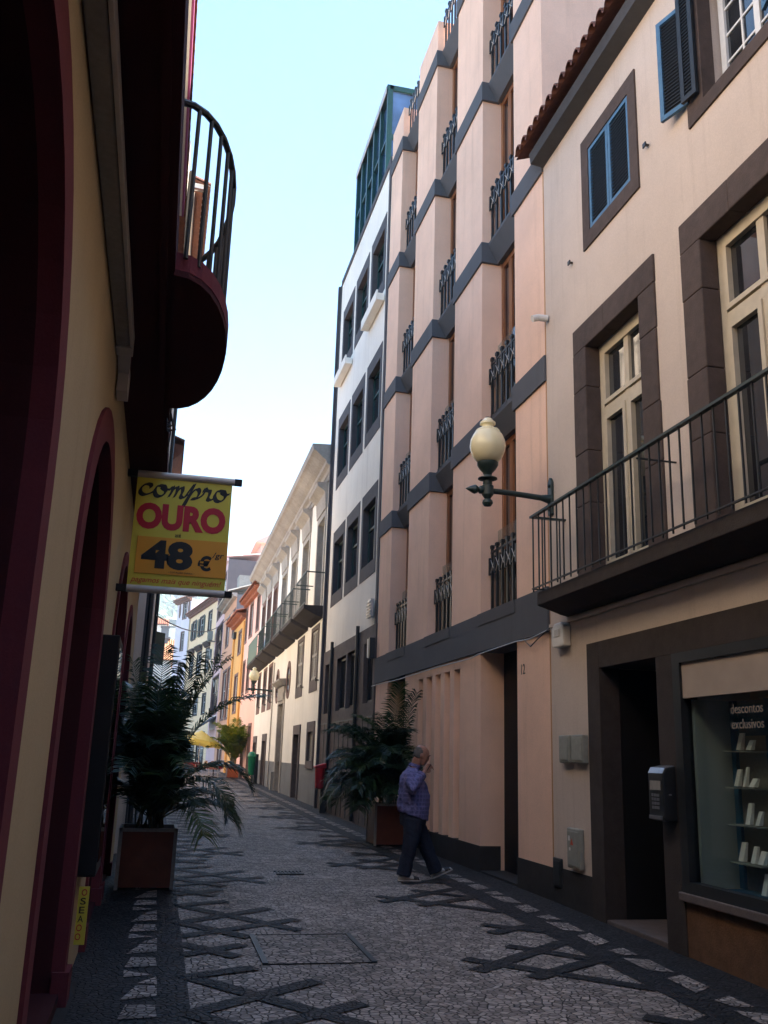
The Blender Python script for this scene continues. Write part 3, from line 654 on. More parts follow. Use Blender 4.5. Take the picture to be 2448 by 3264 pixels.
# ================================================================== mansion and the houses of the bend
def dist(F, y): return (y - F.p[1]) / F.d[1]      # world y -> s along a facade
FM = Fac(4.5, 26.66, .0112, 1)
X = thing('mansion', 'long white mansion with a heavy stone cornice and a row of iron balconies', 'house', (4.7, 37, .35))
sY = lambda y: y - 26.66
W = FM.W
upw = [(27.62, 29.0), (30.95, 32.45), (34.2, 35.65), (37.3, 38.85), (40.75, 42.25), (43.5, 44.95), (46.1, 47.6)]
midw = [(27.95, 29.2), (31.2, 32.5), (41.05, 42.3), (43.5, 44.8), (46.4, 47.7)]
gfw = [(27.95, 29.0, 1.55, 2.40), (31.05, 32.3, .1, 2.38), (35.95, 37.6, .1, 3.62), (41.95, 43.3, .1, 2.28), (46.55, 47.9, .1, 2.25)]
holes = [(sY(a), sY(b_), 6.12, 8.95, .28) for a, b_ in upw] + [(sY(a) + .02, sY(b_) - .02, 3.95, 5.50, .12) for a, b_ in midw] + [(sY(a), sY(b_), z0, z1, .3) for a, b_, z0, z1 in gfw]
wall('wall', FM, 0, sY(48.6), 1.43, 10.35, [h if h[2] > 1.43 else (h[0], h[1], 1.43, h[3], h[4]) for h in holes], M['plaster_mansion'], X, body=9)
wall('plinth', FM, 0, sY(48.6), -.3, 1.43, [(h[0], h[1], h[2], 1.43, h[4]) for h in holes if h[2] < 1.43], M['plinth_grey'], X, body=8.9)
b = MB(); b.extr([W(-.0, n, z) for n, z in ((-.3, 10.20), (.06, 10.20), (.10, 10.30), (.20, 10.36), (.22, 10.46), (.34, 10.55), (.52, 10.72), (.62, 10.78), (.66, 10.95), (-.3, 11.0))], Vector(W(sY(49.9), 0, 0)) - Vector(W(0, 0, 0))); b.build('cornice', M['cornice'], X)
b = MB(); b.extr([W(0, n, z) for n, z in ((.0, 9.98), (.05, 9.98), (.08, 10.10), (.0, 10.10))], Vector(W(sY(48.6), 0, 0)) - Vector(W(0, 0, 0))); b.build('frieze', M['cornice'], X)
tiles(FM, .1, sY(48.6), -.6, 11.02, 5.0, 1.2, .3, .09, .02, 5, 4).build('roof', M['tile'], X)
for i, (a, c) in enumerate(upw):
    wn = window(FM, X, (sY(a), sY(c), 6.12, 8.95), -.16, [sY((a + c) / 2)], [6.9, 7.6, 8.3], .07, .05, 'timber_white', bw=.05)
    ring(FM, (sY(a) - .17, sY(c) + .17, 6.05, 9.15), (sY(a), sY(c), 6.12, 8.95), .035, -.16).build('stone_surround', M['stone_red' if i > 3 else 'cornice'], wn)
    b = MB(); b.extr([W(sY(a) - .22, n, z) for n, z in ((0, 9.16), (.06, 9.16), (.10, 9.66), (.16, 9.72), (.34, 9.86), (.36, 9.96), (0, 9.98))], Vector(W(sY(c) + .44, 0, 0)) - Vector(W(sY(a), 0, 0))); b.build('hood', M['cornice'], wn)
bal_rng = [(27.2, 29.7), (30.35, 33.1), (33.65, 36.35), (36.85, 39.5), (40.15, 42.8), (43.2, 48.3)]
for i, (a, c) in enumerate(bal_rng):
    b = MB(); b.extr([W(sY(a), n, z) for n, z in ((0, 5.70), (.22, 5.76), (.50, 5.90), (.60, 5.95), (.60, 6.05), (0, 6.06))], Vector(W(sY(c), 0, 0)) - Vector(W(sY(a), 0, 0)))
    bal = b.build('balcony', M['stone_dark'], X)
    b = MB(); b.fbox(FM, sY(a), sY(c), .55, .58, 7.05, 7.085); b.fbox(FM, sY(a), sY(a) + .035, 0, .55, 7.05, 7.085); b.fbox(FM, sY(c) - .035, sY(c), 0, .55, 7.05, 7.085)
    b.fbox(FM, sY(a), sY(c), .555, .575, 6.12, 6.14); b.build('handrail', M['iron_green' if i < 3 else 'green_metal'], bal)
    if i < 5: balusters(FM, bal, [sY(a) + .06 + .18 * k for k in range(int((c - a) / .18))], .565, 6.06, 7.05, .007, 'iron_green')
    else:
        b = MB(); b.fbox(FM, sY(a) + .02, sY(c) - .02, .56, .572, 6.10, 7.06); b.build('solid_panel', M['green_metal'], bal)
for i, (a, c) in enumerate(midw):
    s0, s1 = sY(a), sY(c); st = 'stone_red' if i > 1 else 'granite'
    sr = ring(FM, (s0 - .18, s1 + .18, 3.60, 5.62), (s0 + .03, s1 - .03, 3.96, 5.48), .02, -.10).build('window', M[st], X)
    m = 'slat_grey' if i < 2 else 'stone_brown'; h = (s0 + s1) / 2
    shutter(FM, sr, (s0 + .035, h - .01, 3.97, 5.47), -.01, m, m, .04, .07, .055, mid=True); shutter(FM, sr, (h + .01, s1 - .035, 3.97, 5.47), -.01, m, m, .04, .07, .055, mid=True)
    b = MB(); b.fbox(FM, s0 - .42, s0 - .38, 0, .10, 3.86, 3.90); b.fbox(FM, s0 - .46, s0 - .36, .08, .11, 3.84, 3.95); b.build('shutter_hook', M['iron'], sr)
for yc in (34.9, 38.6):
    b = MB(); n = 20; s = sY(yc)
    o = [(s + .62 * math.cos(2 * math.pi * k / n), 4.42 + .70 * math.sin(2 * math.pi * k / n)) for k in range(n)]; q = [(s + .40 * math.cos(2 * math.pi * k / n), 4.42 + .50 * math.sin(2 * math.pi * k / n)) for k in range(n)]
    for k in range(n):
        k2 = (k + 1) % n
        b.face([W(o[k][0], .03, o[k][1]), W(o[k2][0], .03, o[k2][1]), W(q[k2][0], .03, q[k2][1]), W(q[k][0], .03, q[k][1])])
        b.face([W(o[k][0], .03, o[k][1]), W(o[k][0], -.01, o[k][1]), W(o[k2][0], -.01, o[k2][1]), W(o[k2][0], .03, o[k2][1])])
        b.face([W(q[k][0], .03, q[k][1]), W(q[k2][0], .03, q[k2][1]), W(q[k2][0], .004, q[k2][1]), W(q[k][0], .004, q[k][1])])
    ov = b.build('oval_window', M['stone_red'], X)
    b = MB(); b.face([W(a, .006, z) for a, z in q]); b.build('pane', M['glass'], ov)
for i, (a, c, z0, z1) in enumerate(gfw):
    s0, s1 = sY(a), sY(c); big = i == 2
    sr = ring(FM, (s0 - .22, s1 + .22, z0 - (.22 if i == 0 else .5), z1 + .30), (s0, s1, z0, z1), .045, -.28).build('door' if i else 'window', M['cornice' if big else 'granite'], X)
    if i == 0: shutter(FM, sr, (s0, s1, z0, z1), -.04, 'slat_grey', 'slat_grey', .04, .06, .06)
    else:
        q = MB(); q.fbox(FM, s0, s1, -.26, -.20, z0, z1 * (.8 if big else 1)); q.fbox(FM, (s0 + s1) / 2 - .03, (s0 + s1) / 2 + .03, -.2, -.18, z0, z1 * .8); q.build('door_leaf', M['wood_dark'], sr)
    if big:
        q = MB(); q.fbox(FM, s0 - .22, s1 + .22, .02, .06, z1 + .30, z1 + .66); q.extr([W(s0 - .42, n, z) for n, z in ((.02, z1 + .66), (.12, z1 + .66), (.22, z1 + .74), (.30, z1 + .82), (.30, z1 + .88), (.02, z1 + .90))], Vector(W(s1 - s0 + .84, 0, 0)) - Vector(W(0, 0, 0)))
        q.fbox(FM, s0 - .1, s1 + .1, .05, .085, z1 + .12, z1 + .40); q.build('pediment', M['cornice'], sr)
b = MB(); b.tube([W(sY(39.9), .05, .4), W(sY(39.9), .05, 5.5)], .03, 6); b.build('cable_duct', M['cornice'], X)
b = MB(); b.fbox(FM, sY(37.75), sY(38.1), .02, .16, .35, 1.05); b.build('gas_cabinet', M['alu_grey'], X)

def house(name, label, F, a0, a1, z1, m, wins, eave=None, body=8, side=None, base=-.3, wm='stone_red', glass='glass', cat='house', shut=None):
    """far house: rendered front with real window openings, stone surrounds, eaves and tiled roof"""
    h = thing(name, label, cat, F.W((a0 + a1) / 2, -1, base + .3))
    wall('wall', F, a0, a1, base, z1, [(w[0], w[1], w[2], w[3], .22) for w in wins], M[m], h, body=body, side_m=M[side] if side else None)
    for w in wins:
        t = w[4] if len(w) > 4 else .16
        mf = w[5] if len(w) > 5 else 'timber_white'
        wn = window(F, h, w[:4], -.10, [(w[0] + w[1]) / 2], [w[2] + (w[3] - w[2]) * .6], .06, .05, mf, glass)
        if t: ring(F, (w[0] - t, w[1] + t, w[2] - t, w[3] + t), w[:4], .025, -.10).build('stone_surround', M[wm], wn)
    if eave:
        n, mt, rise = eave
        b = MB(); b.extr([F.W(a0 - .05, q, z) for q, z in ((0, z1 - .18), (n * .45, z1 - .14), (n * .5, z1 - .02), (n, z1 + .04), (n, z1 + .10), (0, z1 + .10))], Vector(F.W(a1 + .1, 0, 0)) - Vector(F.W(a0, 0, 0))); b.build('eaves', M[mt], h)
        tiles(F, a0 - .05, a1 + .05, n + .08, z1 + .16, 3.5, rise, .3, .09, .02, 5, 4).build('roof', M[mt], h)
    return h
# pink house
FP = Fac(4.745, 48.62, -.028, 1); s = lambda y: dist(FP, y)
house('pink_house', 'bright pink house with a double terracotta eave at the far end of the mansion', FP, 0, s(55.55), 10.30, 'plaster_pink',
      [(s(49.35), s(50.4), 8.2, 10.0), (s(52.2), s(53.5), 8.2, 9.95), (s(54.75), s(55.4), 8.1, 9.95), (s(49.6), s(50.6), 5.1, 6.85), (s(52.1), s(53.2), 5.1, 6.8), (s(54.4), s(55.3), 5.1, 6.8), (s(49.7), s(50.7), .1, 3.1), (s(52.5), s(53.6), .1, 3.1)], (.42, 'tile', 1.4), base=-.3)
h = house('orange_house', 'low orange house with a terracotta eave squeezed beside the pink house', FP, s(55.57), s(61.9), 9.75, 'plaster_orange',
      [(s(57.5), s(59.0), 7.75, 9.0), (s(58.0), s(59.7), 4.2, 6.35), (s(57.2), s(58.6), .3, 2.9)], (.55, 'tile', 1.0))
for y in (56.0, 61.4):
    b = MB(); b.tube([FP.W(s(y), .07, .4), FP.W(s(y), .07, 9.4)], .07, 8); b.build('downpipe', M['plaster_orange'], h)
b = MB(); b.fbox(FP, s(60.6), s(61.3), .0, .18, 8.9, 9.3); b.build('lantern', M['iron'], h)
h = house('apricot_house', 'taller apricot house with a grey blank gable rising over the low orange house', FP, s(61.93), s(70.4), 12.0, 'plaster_apricot',
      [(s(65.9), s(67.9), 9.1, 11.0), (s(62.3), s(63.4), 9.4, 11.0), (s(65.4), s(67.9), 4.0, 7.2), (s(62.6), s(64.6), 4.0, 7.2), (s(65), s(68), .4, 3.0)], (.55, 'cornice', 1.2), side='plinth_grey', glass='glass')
b = MB(); b.fbox(FP, s(63.4), s(64.6), -1.0, -.2, 12.2, 13.6); b.build('chimney', M['cornice'], h)
# tall rose house with brown glazed bays and a blank party wall
h = house('rose_house', 'tall narrow rose house with brown glazed bays and a bare dark party wall', FP, s(70.45), s(78.0), 16.1, 'plaster_rose',
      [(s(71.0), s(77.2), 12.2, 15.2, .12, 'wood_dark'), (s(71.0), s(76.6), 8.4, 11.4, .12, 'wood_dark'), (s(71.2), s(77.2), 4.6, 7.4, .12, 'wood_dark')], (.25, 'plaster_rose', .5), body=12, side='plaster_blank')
b = MB(); b.fbox(FP, s(71.5), s(76), .0, .02, 3.4, 4.4); b.build('shop_board', M['white_plastic'], h)
b = MB(); b.extr([FP.W(s(71.0), n, z) for n, z in ((0, 4.35), (1.1, 3.55), (1.1, 3.5), (0, 4.25))], Vector(FP.W(6, 0, 0)) - Vector(FP.W(0, 0, 0))); b.build('awning', M['concrete'], h)
for i, (y, z) in enumerate(((77.2, 9.1), (77.6, 10.6))):
    b = MB(); b.fbox(FP, s(y) - .5, s(y) + .4, .25, .62, z, z + .75); b.fbox(FP, s(y) - .4, s(y) + .3, .0, .6, z - .08, z - .03); o = b.build('air_conditioner', M['grey_paint'], bevel=.02)
    tag(o, ['grey air conditioner on an iron bracket between the cream and rose houses, the lower one', 'grey air conditioner between the cream and rose houses, the upper one'][i], 'air conditioner', 'air conditioners on the rose house')
    b = MB(); b.fbox(FP, s(y) - .3, s(y) + .2, .622, .64, z + .1, z + .65); b.build('fan_grille', M['iron'], o)
# cream house
p = FP.W(s(78.02), 0, 0); FC = Fac(p[0], p[1], -.148, 1); s = lambda y: dist(FC, y)
W3 = [(79.95, 81.3), (83.35, 85.2), (87.0, 88.7)]
h = house('cream_house', 'cream house with three green shuttered windows over three hooded ones', FC, 0, s(90.35), 14.2, 'plaster_cream',
      [(s(a), s(c), 11.85, 13.4) for a, c in W3] + [(s(a), s(c), 8.35, 10.2) for a, c in W3] + [(s(a), s(c), 4.9, 6.4) for a, c in W3] + [(s(79.3), s(82.2), .2, 3.2), (s(83.5), s(86.5), .2, 3.2), (s(87.3), s(89.7), .2, 3.2)], (.45, 'tile_dark', 1.2), wm='stone_brown')
for k, (a, c) in enumerate(W3):
    b = MB(); b.extr([FC.W(s(a) - .35, n, z) for n, z in ((.03, 10.40), (.10, 10.42), (.30, 10.72), (.34, 10.84), (.03, 10.88))], Vector(FC.W(c - a + .75, 0, 0)) - Vector(FC.W(0, 0, 0))); b.build('window_hood', M['stone_brown'], h)
    if k: shutter(FC, h, (s(a) - .62, s(a) - .02, 11.8, 13.4), .06, 'slat_green', 'slat_green', .04, .07, .1); shutter(FC, h, (s(c) + .02, s(c) + .62, 11.8, 13.4), .06, 'slat_green', 'slat_green', .04, .07, .1)
b = MB(); b.tube([FC.W(s(90.2), .08, .5), FC.W(s(90.2), .08, 14)], .06, 6); b.build('downpipe', M['timber_cream'], h)
# lavender house
p = FC.W(s(90.4), 0, 0); FL_ = Fac(p[0], p[1], -.335, 1); s = lambda y: dist(FL_, y)
h = house('lavender_house', 'pale lavender house at the street bend with two oval attic windows', FL_, 0, s(94.2), 16.0, 'plaster_lavender',
      [(s(91.55), s(92.5), 14.3, 15.9, .12), (s(91.75), s(92.5), 11.2, 12.9, .12), (s(91.5), s(92.5), 7.8, 9.9, .12), (s(91.5), s(92.6), 4.4, 6.4, .12)], (.5, 'tile_dark', 1.2), wm='stone_red', body=6)
for yc in (90.95, 93.35):
    b = MB(); n = 20; sc_ = s(yc)
    b.face([FL_.W(sc_ + .27 * math.cos(2 * math.pi * k / n), .02, 15.15 + .72 * math.sin(2 * math.pi * k / n)) for k in range(n)]); b.extr([FL_.W(sc_ + .27 * math.cos(2 * math.pi * k / n), .004, 15.15 + .72 * math.sin(2 * math.pi * k / n)) for k in range(n)], Vector(FL_.W(0, .03, 0)) - Vector(FL_.W(0, 0, 0)))
    b.build('oval_window', M['stone_red'], h)
# flagpole and the cable over the street
b = MB(); p0 = Vector((4.3, 77.3, 6.0)); p1 = Vector((3.45, 76.3, 9.75)); b.tube([p0, p1], [.05, .035], 8); tag(b.build('flagpole', M['white_plastic']), 'bare white flagpole leaning out from the rose house', 'flagpole')
b = MB(); pts = [Vector((-.31, 24, 5.02)), Vector((4.33, 63.5, 11.2))]
b.tube([pts[0].lerp(pts[1], t / 12) - Vector((0, 0, 4 * .9 * (t / 12) * (1 - t / 12))) for t in range(13)], .02, 5); tag(b.build('overhead_cable', M['iron']), 'thin black cable sagging across the street in front of the hill', 'cable')
# houses on the rising ground beyond the bend
def farhouse(name, label, x0, x1, y0, y1, z0, z1, m, roof, hip=1.4, over=.3, wins=()):
    h = thing(name, label, 'house', ((x0 + x1) / 2, (y0 + y1) / 2, z0))
    b = MB(); b.box(x0, x1, y0, y1, z0, z1); b.build('wall', M[m], h)
    Ff = Fac(x0 - over, y0 - over, 1, 0, -1)
    tiles(Ff, 0, x1 - x0 + 2 * over, 0, z1 + .05, (y1 - y0) * .5 + over, hip, .24, .09, .02, 9, 4).build('roof', M[roof], h)
    Fb = Fac(x1 + over, y1 + over, -1, 0, -1)
    tiles(Fb, 0, x1 - x0 + 2 * over, 0, z1 + .05, (y1 - y0) * .5 + over, hip, .24, .09, .02, 9, 4).build('roof', M[roof], h)
    b = MB()
    for x in (x0, x1): b.extr([(x - .05, y0 - .1, z1), (x - .05, y1 + .1, z1), (x - .05, (y0 + y1) / 2, z1 + hip + .05)], (.1, 0, 0))
    b.build('gable', M[m], h)
    for (a, c, q0, q1) in wins:
        b = MB(); b.box(a, c, y0 - .03, y0 + .02, q0, q1); b.build('window', M['slat_green'], h)
    return h
h = farhouse('tiled_house', 'white house under a broad sunlit tiled roof beyond the street bend', -6, .75, 104, 112, 1, 11.2, 'plaster_white', 'tile_sun', 2.7, .3, [(-2.0, -1.1, 8.3, 10.2)])
b = MB(); b.box(-.62, .22, 107.0, 107.8, 13.4, 15.2); b.box(-.70, .30, 106.9, 107.9, 15.2, 15.32); b.box(-.95, .45, 106.7, 108.1, 13.9, 14.1); b.build('chimney', M['plinth_grey'], h)
h = farhouse('white_house', 'small white house with a terracotta roof above the sunlit tiled roof', -6, -.15, 120, 127, 1, 17.1, 'plaster_white', 'tile', 1.2, .3)
h = farhouse('glazed_house', 'white house with a pale glass gable below the green hillside', -.1, 6, 131, 138, 1, 18.4, 'plaster_white', 'plaster_white', 1.6, .2)
b = MB(); b.box(.1, 1.6, 130.9, 130.96, 18.2, 19.4); b.build('glass_gable', M['panel_pale'], h)
h = thing('hillside_house', 'pink house with an arched porch rising behind the mansion cornice', 'house', (13, 98, 1))
b = MB(); b.box(8.8, 18, 95, 103, 15, 23.0); b.build('wall', M['plaster_pink'], h)
b = MB(); b.extr([(8.2, 94.4, 23.0), (18.4, 94.4, 23.0), (18.4, 94.4, 23.15), (13.3, 94.4, 25.9), (8.2, 94.4, 23.15)], (0, 9, 0)); b.build('roof', M['plaster_pink'], h)
b = MB(); n = 14; b.extr([(9.1, 94.9, 19)] + [(11.0 - 1.9 * math.cos(math.pi * k / n), 94.9, 20.9 + 1.7 * math.sin(math.pi * k / n)) for k in range(n + 1)] + [(12.9, 94.9, 19)], (0, .08, 0)); b.build('arched_porch', M['stone_red'], h)
b = MB(); b.box(8.4, 18.5, 93.5, 104, 1, 19.6); b.build('terrace_wall', M['plaster_cream'], h)
b = MB(); b.box(5.5, 13, 93.4, 93.44, 20.6, 20.65)
for k in range(30): b.box(5.5 + .25 * k, 5.53 + .25 * k, 93.4, 93.43, 19.6, 20.6)
b.build('terrace_railing', M['alu'], h)
# ================================================================== left side of the street
FW = Fac(-.45, 0, 0, 1, -1)
W = FW.W
A2 = thing('arcade_house', 'yellow house with maroon trimmed arches and a bowed balcony, nearest on the left', 'house', (-.6, 7, .15))
ARCH = [(2.10, 1.0, 2.58), (5.55, 1.0, 2.45), (9.25, .98, 2.45), (11.6, .85, 2.42)]
def arch_pts(c, r, zs, n=18): return [(c - r * math.cos(math.pi * k / n), zs + r * 1.0 * math.sin(math.pi * k / n)) for k in range(n + 1)]
b = MB(); zt = 4.3; y0, y1 = -4.0, 14.2; e = y0; D = .55
for (c, r, zs) in ARCH:
    b.face([W(e, 0, -.3), W(c - r, 0, -.3), W(c - r, 0, zt), W(e, 0, zt)]); e = c + r
    P_ = arch_pts(c, r, zs)
    for p, q in zip(P_, P_[1:]):
        b.face([W(p[0], 0, p[1]), W(q[0], 0, q[1]), W(q[0], 0, zt), W(p[0], 0, zt)])
b.face([W(e, 0, -.3), W(y1, 0, -.3), W(y1, 0, zt), W(e, 0, zt)])
b.face([W(y0, 0, -.3), W(y0, -8, -.3), W(y0, -8, zt), W(y0, 0, zt)]); b.face([W(y1, 0, -.3), W(y1, -8, -.3), W(y1, -8, zt), W(y1, 0, zt)]); b.face([W(y0, -8, -.3), W(y1, -8, -.3), W(y1, -8, zt), W(y0, -8, zt)])
b.build('wall', M['plaster_yellow'], A2)
for i, (c, r, zs) in enumerate(ARCH):
    tw = .19 if i < 2 else .13; b = MB(); P_ = [(c - r, -.3)] + arch_pts(c, r, zs) + [(c + r, -.3)]; O_ = [(c - r - tw, -.3)] + arch_pts(c, r + tw, zs) + [(c + r + tw, -.3)]
    for k in range(len(P_) - 1):
        p, q, o, u = P_[k], P_[k + 1], O_[k], O_[k + 1]
        b.face([W(p[0], .02, p[1]), W(q[0], .02, q[1]), W(u[0], .02, u[1]), W(o[0], .02, o[1])]); b.face([W(o[0], .02, o[1]), W(u[0], .02, u[1]), W(u[0], -.01, u[1]), W(o[0], -.01, o[1])])
        b.face([W(p[0], .02, p[1]), W(q[0], .02, q[1]), W(q[0], -.06, q[1]), W(p[0], -.06, p[1])])
    for a in (c - r - tw - .03, c + r - .03): b.fbox(FW, a, a + tw + .06, -.05, .05, -.2, .36)
    ar = b.build('arch_surround', M['maroon_trim'], A2)
    b = MB()
    for k in range(len(P_) - 1):
        p, q = P_[k], P_[k + 1]; b.face([W(p[0], -.06, p[1]), W(q[0], -.06, q[1]), W(q[0], -D, q[1]), W(p[0], -D, p[1])])
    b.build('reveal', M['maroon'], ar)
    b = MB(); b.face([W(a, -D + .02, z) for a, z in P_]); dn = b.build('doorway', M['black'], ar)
    b = MB(); b.fbox(FW, c - .04, c + .04, -D + .02, -D + .07, .2, zs + r * .95); b.fbox(FW, c - r, c + r, -D + .02, -D + .07, zs - .06, zs + .06)
    for sgn in (-1, 1): b.fbox(FW, c + sgn * (r - .07) - .06, c + sgn * (r - .07) + .06, -D + .02, -D + .07, .2, zs)
    b.build('door_frame', M['wood_dark'], ar)
    b = MB(); b.fbox(FW, c - r, c + r, -D, .0, -.3, .24); b.build('doorstep', M['maroon'], ar)
# jettied upper floor: dark soffit with a stepped edge, wall and roof over it
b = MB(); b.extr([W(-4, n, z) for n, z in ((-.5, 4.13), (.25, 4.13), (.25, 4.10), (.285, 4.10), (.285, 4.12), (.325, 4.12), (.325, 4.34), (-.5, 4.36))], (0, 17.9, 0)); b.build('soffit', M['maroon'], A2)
b = MB(); b.fbox(FW, -4, 14.9, -8, 0, 4.36, 9.92); b.build('upper_wall', M['plaster_warm'], A2)
b = MB(); b.fbox(FW, -4, 13.3, -.02, .095, 9.84, 9.93); b.build('eaves', M['timber_white'], A2)
b = MB(); b.fbox(FW, -4, 13.3, .096, .125, 9.83, 9.99); b.build('fascia', M['purple'], A2)
tiles(FW, -4, 14.9, .15, 10.06, 4.0, .6, .22, .08, .02, 6, 4).build('roof', M['tile'], A2)
# bowed balcony
pts = []; ya, yb = 4.50, 6.50; n = 16
for k in range(n + 1):
    t = k / n; y = ya + (yb - ya) * (.5 - .5 * math.cos(math.pi * t)); pts.append((-.13 + .335 * math.sin(math.pi * t) ** .9, y))
b = MB(); b.extr([(x, y, 4.105) for x, y in pts], (0, 0, .035)); bal = b.build('bowed_balcony', M['maroon'], A2)
b = MB()
for p, q in zip(pts, pts[1:]): b.hexa([(p[0] - .05, p[1], 4.14), (p[0] + .004, p[1], 4.14), (q[0] + .004, q[1], 4.14), (q[0] - .05, q[1], 4.14), (p[0] - .05, p[1], 4.24), (p[0] + .004, p[1], 4.24), (q[0] + .004, q[1], 4.24), (q[0] - .05, q[1], 4.24)])
b.build('slab_edge', M['maroon_trim'], bal)
rp = [(-.45, 4.42)] + [(-.19 + .355 * math.sin(math.pi * k / n) ** .9, 4.45 + 1.80 * (.5 - .5 * math.cos(math.pi * k / n))) for k in range(n + 1)] + [(-.45, 6.28)]
b = MB(); b.tube([(x, y, 5.12) for x, y in rp], .02, 8); b.build('handrail', M['iron'], bal)
for k in range(13):
    t = .09 + .82 * k / 12; x, y = -.19 + .355 * math.sin(math.pi * t) ** .9, 4.45 + 1.80 * (.5 - .5 * math.cos(math.pi * t))
    b = MB(); b.tube([(x, y, 4.2), (x, y, 5.12)], .0135, 6); b.build('baluster', M['iron'], bal)
b = MB(); random.seed(3)
for k in range(5):
    y = 6.55 + .05 * k; b.tube([(-.12, y, 4.13), (-.10 + .03 * k / 4, y + .02, 4.04 - .02 * (k % 2)), (-.13, y + .10, 4.05), (-.14, y + .2, 4.12)], .006, 5)
b.tube([(-.12, 6.62, 4.10), (-.105, 6.75, 4.0), (-.115, 7.0, 3.98), (-.125, 7.6, 4.12)], .005, 5); b.build('loose_wires', M['iron'], A2)
# retractable awning cassette and its end bracket
b = MB(); b.fbox(FW, -3, 5.30, .005, .085, 4.02, 4.10); aw = b.build('awning_cassette', M['alu_grey'], A2, bevel=.008)
b = MB(); b.fbox(FW, -3, 5.34, .088, .105, 4.015, 4.105); b.build('front_rail', M['alu'], aw)
b = MB(); b.fbox(FW, 5.30, 5.42, .004, .10, 4.01, 4.11); b.extr([W(5.42, .01, 4.10), W(5.42, .09, 4.10), W(5.62, .078, 4.05), W(5.62, .01, 4.05)], (0, 0, -.07)); b.fbox(FW, 5.62, 5.80, .01, .075, 3.86, 4.04); b.build('end_bracket', M['alu'], aw)
b = MB(); b.fbox(FW, -4, 14.2, -.05, .07, -.3, .165); b.build('kerb_step', M['plinth'], A2)
# dark display case and vertical board on the wall
b = MB(); b.fbox(FW, 6.95, 7.55, .0, .125, .86, 2.50); dc = b.build('display_case', M['black'], bevel=.01); tag(dc, 'tall dark display case fixed to the yellow wall below the gold sign', 'display case')
b = MB(); b.fbox(FW, 7.0, 7.5, .125, .13, .95, 2.42); b.build('glass_front', M['glass'], dc)
vb = thing('vertical_board', 'narrow yellow board with red and black upright letters low on the maroon wall', 'sign', (-.4, 6.95, .4))
b = MB(); b.box(-.42, -.352, 6.95, 6.97, .44, .80); b.build('panel', M['yellow'], vb)
for k, (ch, m) in enumerate((('O', 'ink_red'), ('S', 'ink'), ('E', 'ink'), ('A', 'ink'), ('O', 'ink_red'), ('O', 'ink_red'))):
    text_part(ch, (-.383 - .003 * k, 6.948, .765 - .055 * k), (1, 0, 0), (0, 0, 1), .036, .042, M[m], vb, 'letter', bold=.01)
# hanging gold sign
SG = thing('hanging_sign', 'yellow banner sign reading compro ouro hung between two poles on the left wall', 'sign', (.05, 8, 3.0))
b = MB(); b.box(-.365, .452, 7.994, 8.006, 3.025, 4.03); bn = b.build('banner', M['yellow'], SG)
for (z, x1, nm) in ((4.03, .47, 't'), (3.02, .452, 'b')):
    b = MB(); b.tube([(-.365, 8, z), (x1, 8, z)], .032, 14); b.build('roller', M['alu'], SG, smooth=True)
    b = MB(); b.box(-.45, -.365, 7.972, 8.028, z - .028, z + .028); b.box(x1, x1 + .065, 7.972, 8.028, z - .026, z + .026); b.build('pole_end', M['black'], SG)
u, v = Vector((1, 0, 0)), Vector((0, 0, 1))
b = MB(); b.box(-.315, .452, 7.985, 7.992, 3.155, 3.475); b.build('price_panel', M['sign_orange'], SG)
YS = 7.9925
text_part('OURO', (.035, YS, 3.66), u, v, .76, .235, M['ink_red'], SG, bold=.055)
text_part('até', (.02, YS, 3.505), u, v, .05, .035, M['ink'], SG, bold=.01)
text_part('48', (-.055, 7.9835, 3.325), u, v, .43, .25, M['ink'], SG, bold=.05)
text_part('€', (.265, 7.9835, 3.275), u, v, .115, .135, M['ink'], SG, bold=.04)
text_part('/gr', (.375, 7.9835, 3.345), u, v, .10, .065, M['ink'], SG, bold=.01, shear=.15)
text_part('• COTAÇÃO DIÁRIA •', (.075, 7.9835, 3.177), u, v, .22, .02, M['ink'], SG, bold=.01)
text_part('pagamos mais que ninguém!', (.04, YS, 3.095), u, v, .76, .062, M['ink_brown'], SG, bold=.006, shear=.35)
# brush-script "compro": joined strokes drawn with a slanted nib
def script(strokes, ox, oz, sx, sz, y, nib, ang):
    b = MB(); na = Vector((math.cos(ang), 0, math.sin(ang))) * nib
    for st in strokes:
        P_ = [Vector((ox + p[0] * sx, y, oz + p[1] * sz)) for p in st]; C_ = []
        for k in range(len(P_) - 1):
            p0 = P_[max(k - 1, 0)]; p1 = P_[k]; p2 = P_[k + 1]; p3 = P_[min(k + 2, len(P_) - 1)]
            for t in range(6):
                t /= 6; C_.append(.5 * ((2 * p1) + (p2 - p0) * t + (2 * p0 - 5 * p1 + 4 * p2 - p3) * t * t + (3 * p1 - p0 - 3 * p2 + p3) * t ** 3))
        C_.append(P_[-1])
        for j, (p, q) in enumerate(zip(C_, C_[1:])):
            dy = Vector((0, -.0006 * ((j % 2) + 1), 0)); off = Vector(((q - p).z, 0, -(q - p).x)); off = off.normalized() * nib * .33 if off.length > 0 else off
            b.extr([p - na + dy, p + na + dy, q + na + dy, q - na + dy], (0, .001, 0)); b.extr([p - off + dy * .7, p + off + dy * .7, q + off + dy * .7, q - off + dy * .7], (0, .001, 0))
    return b
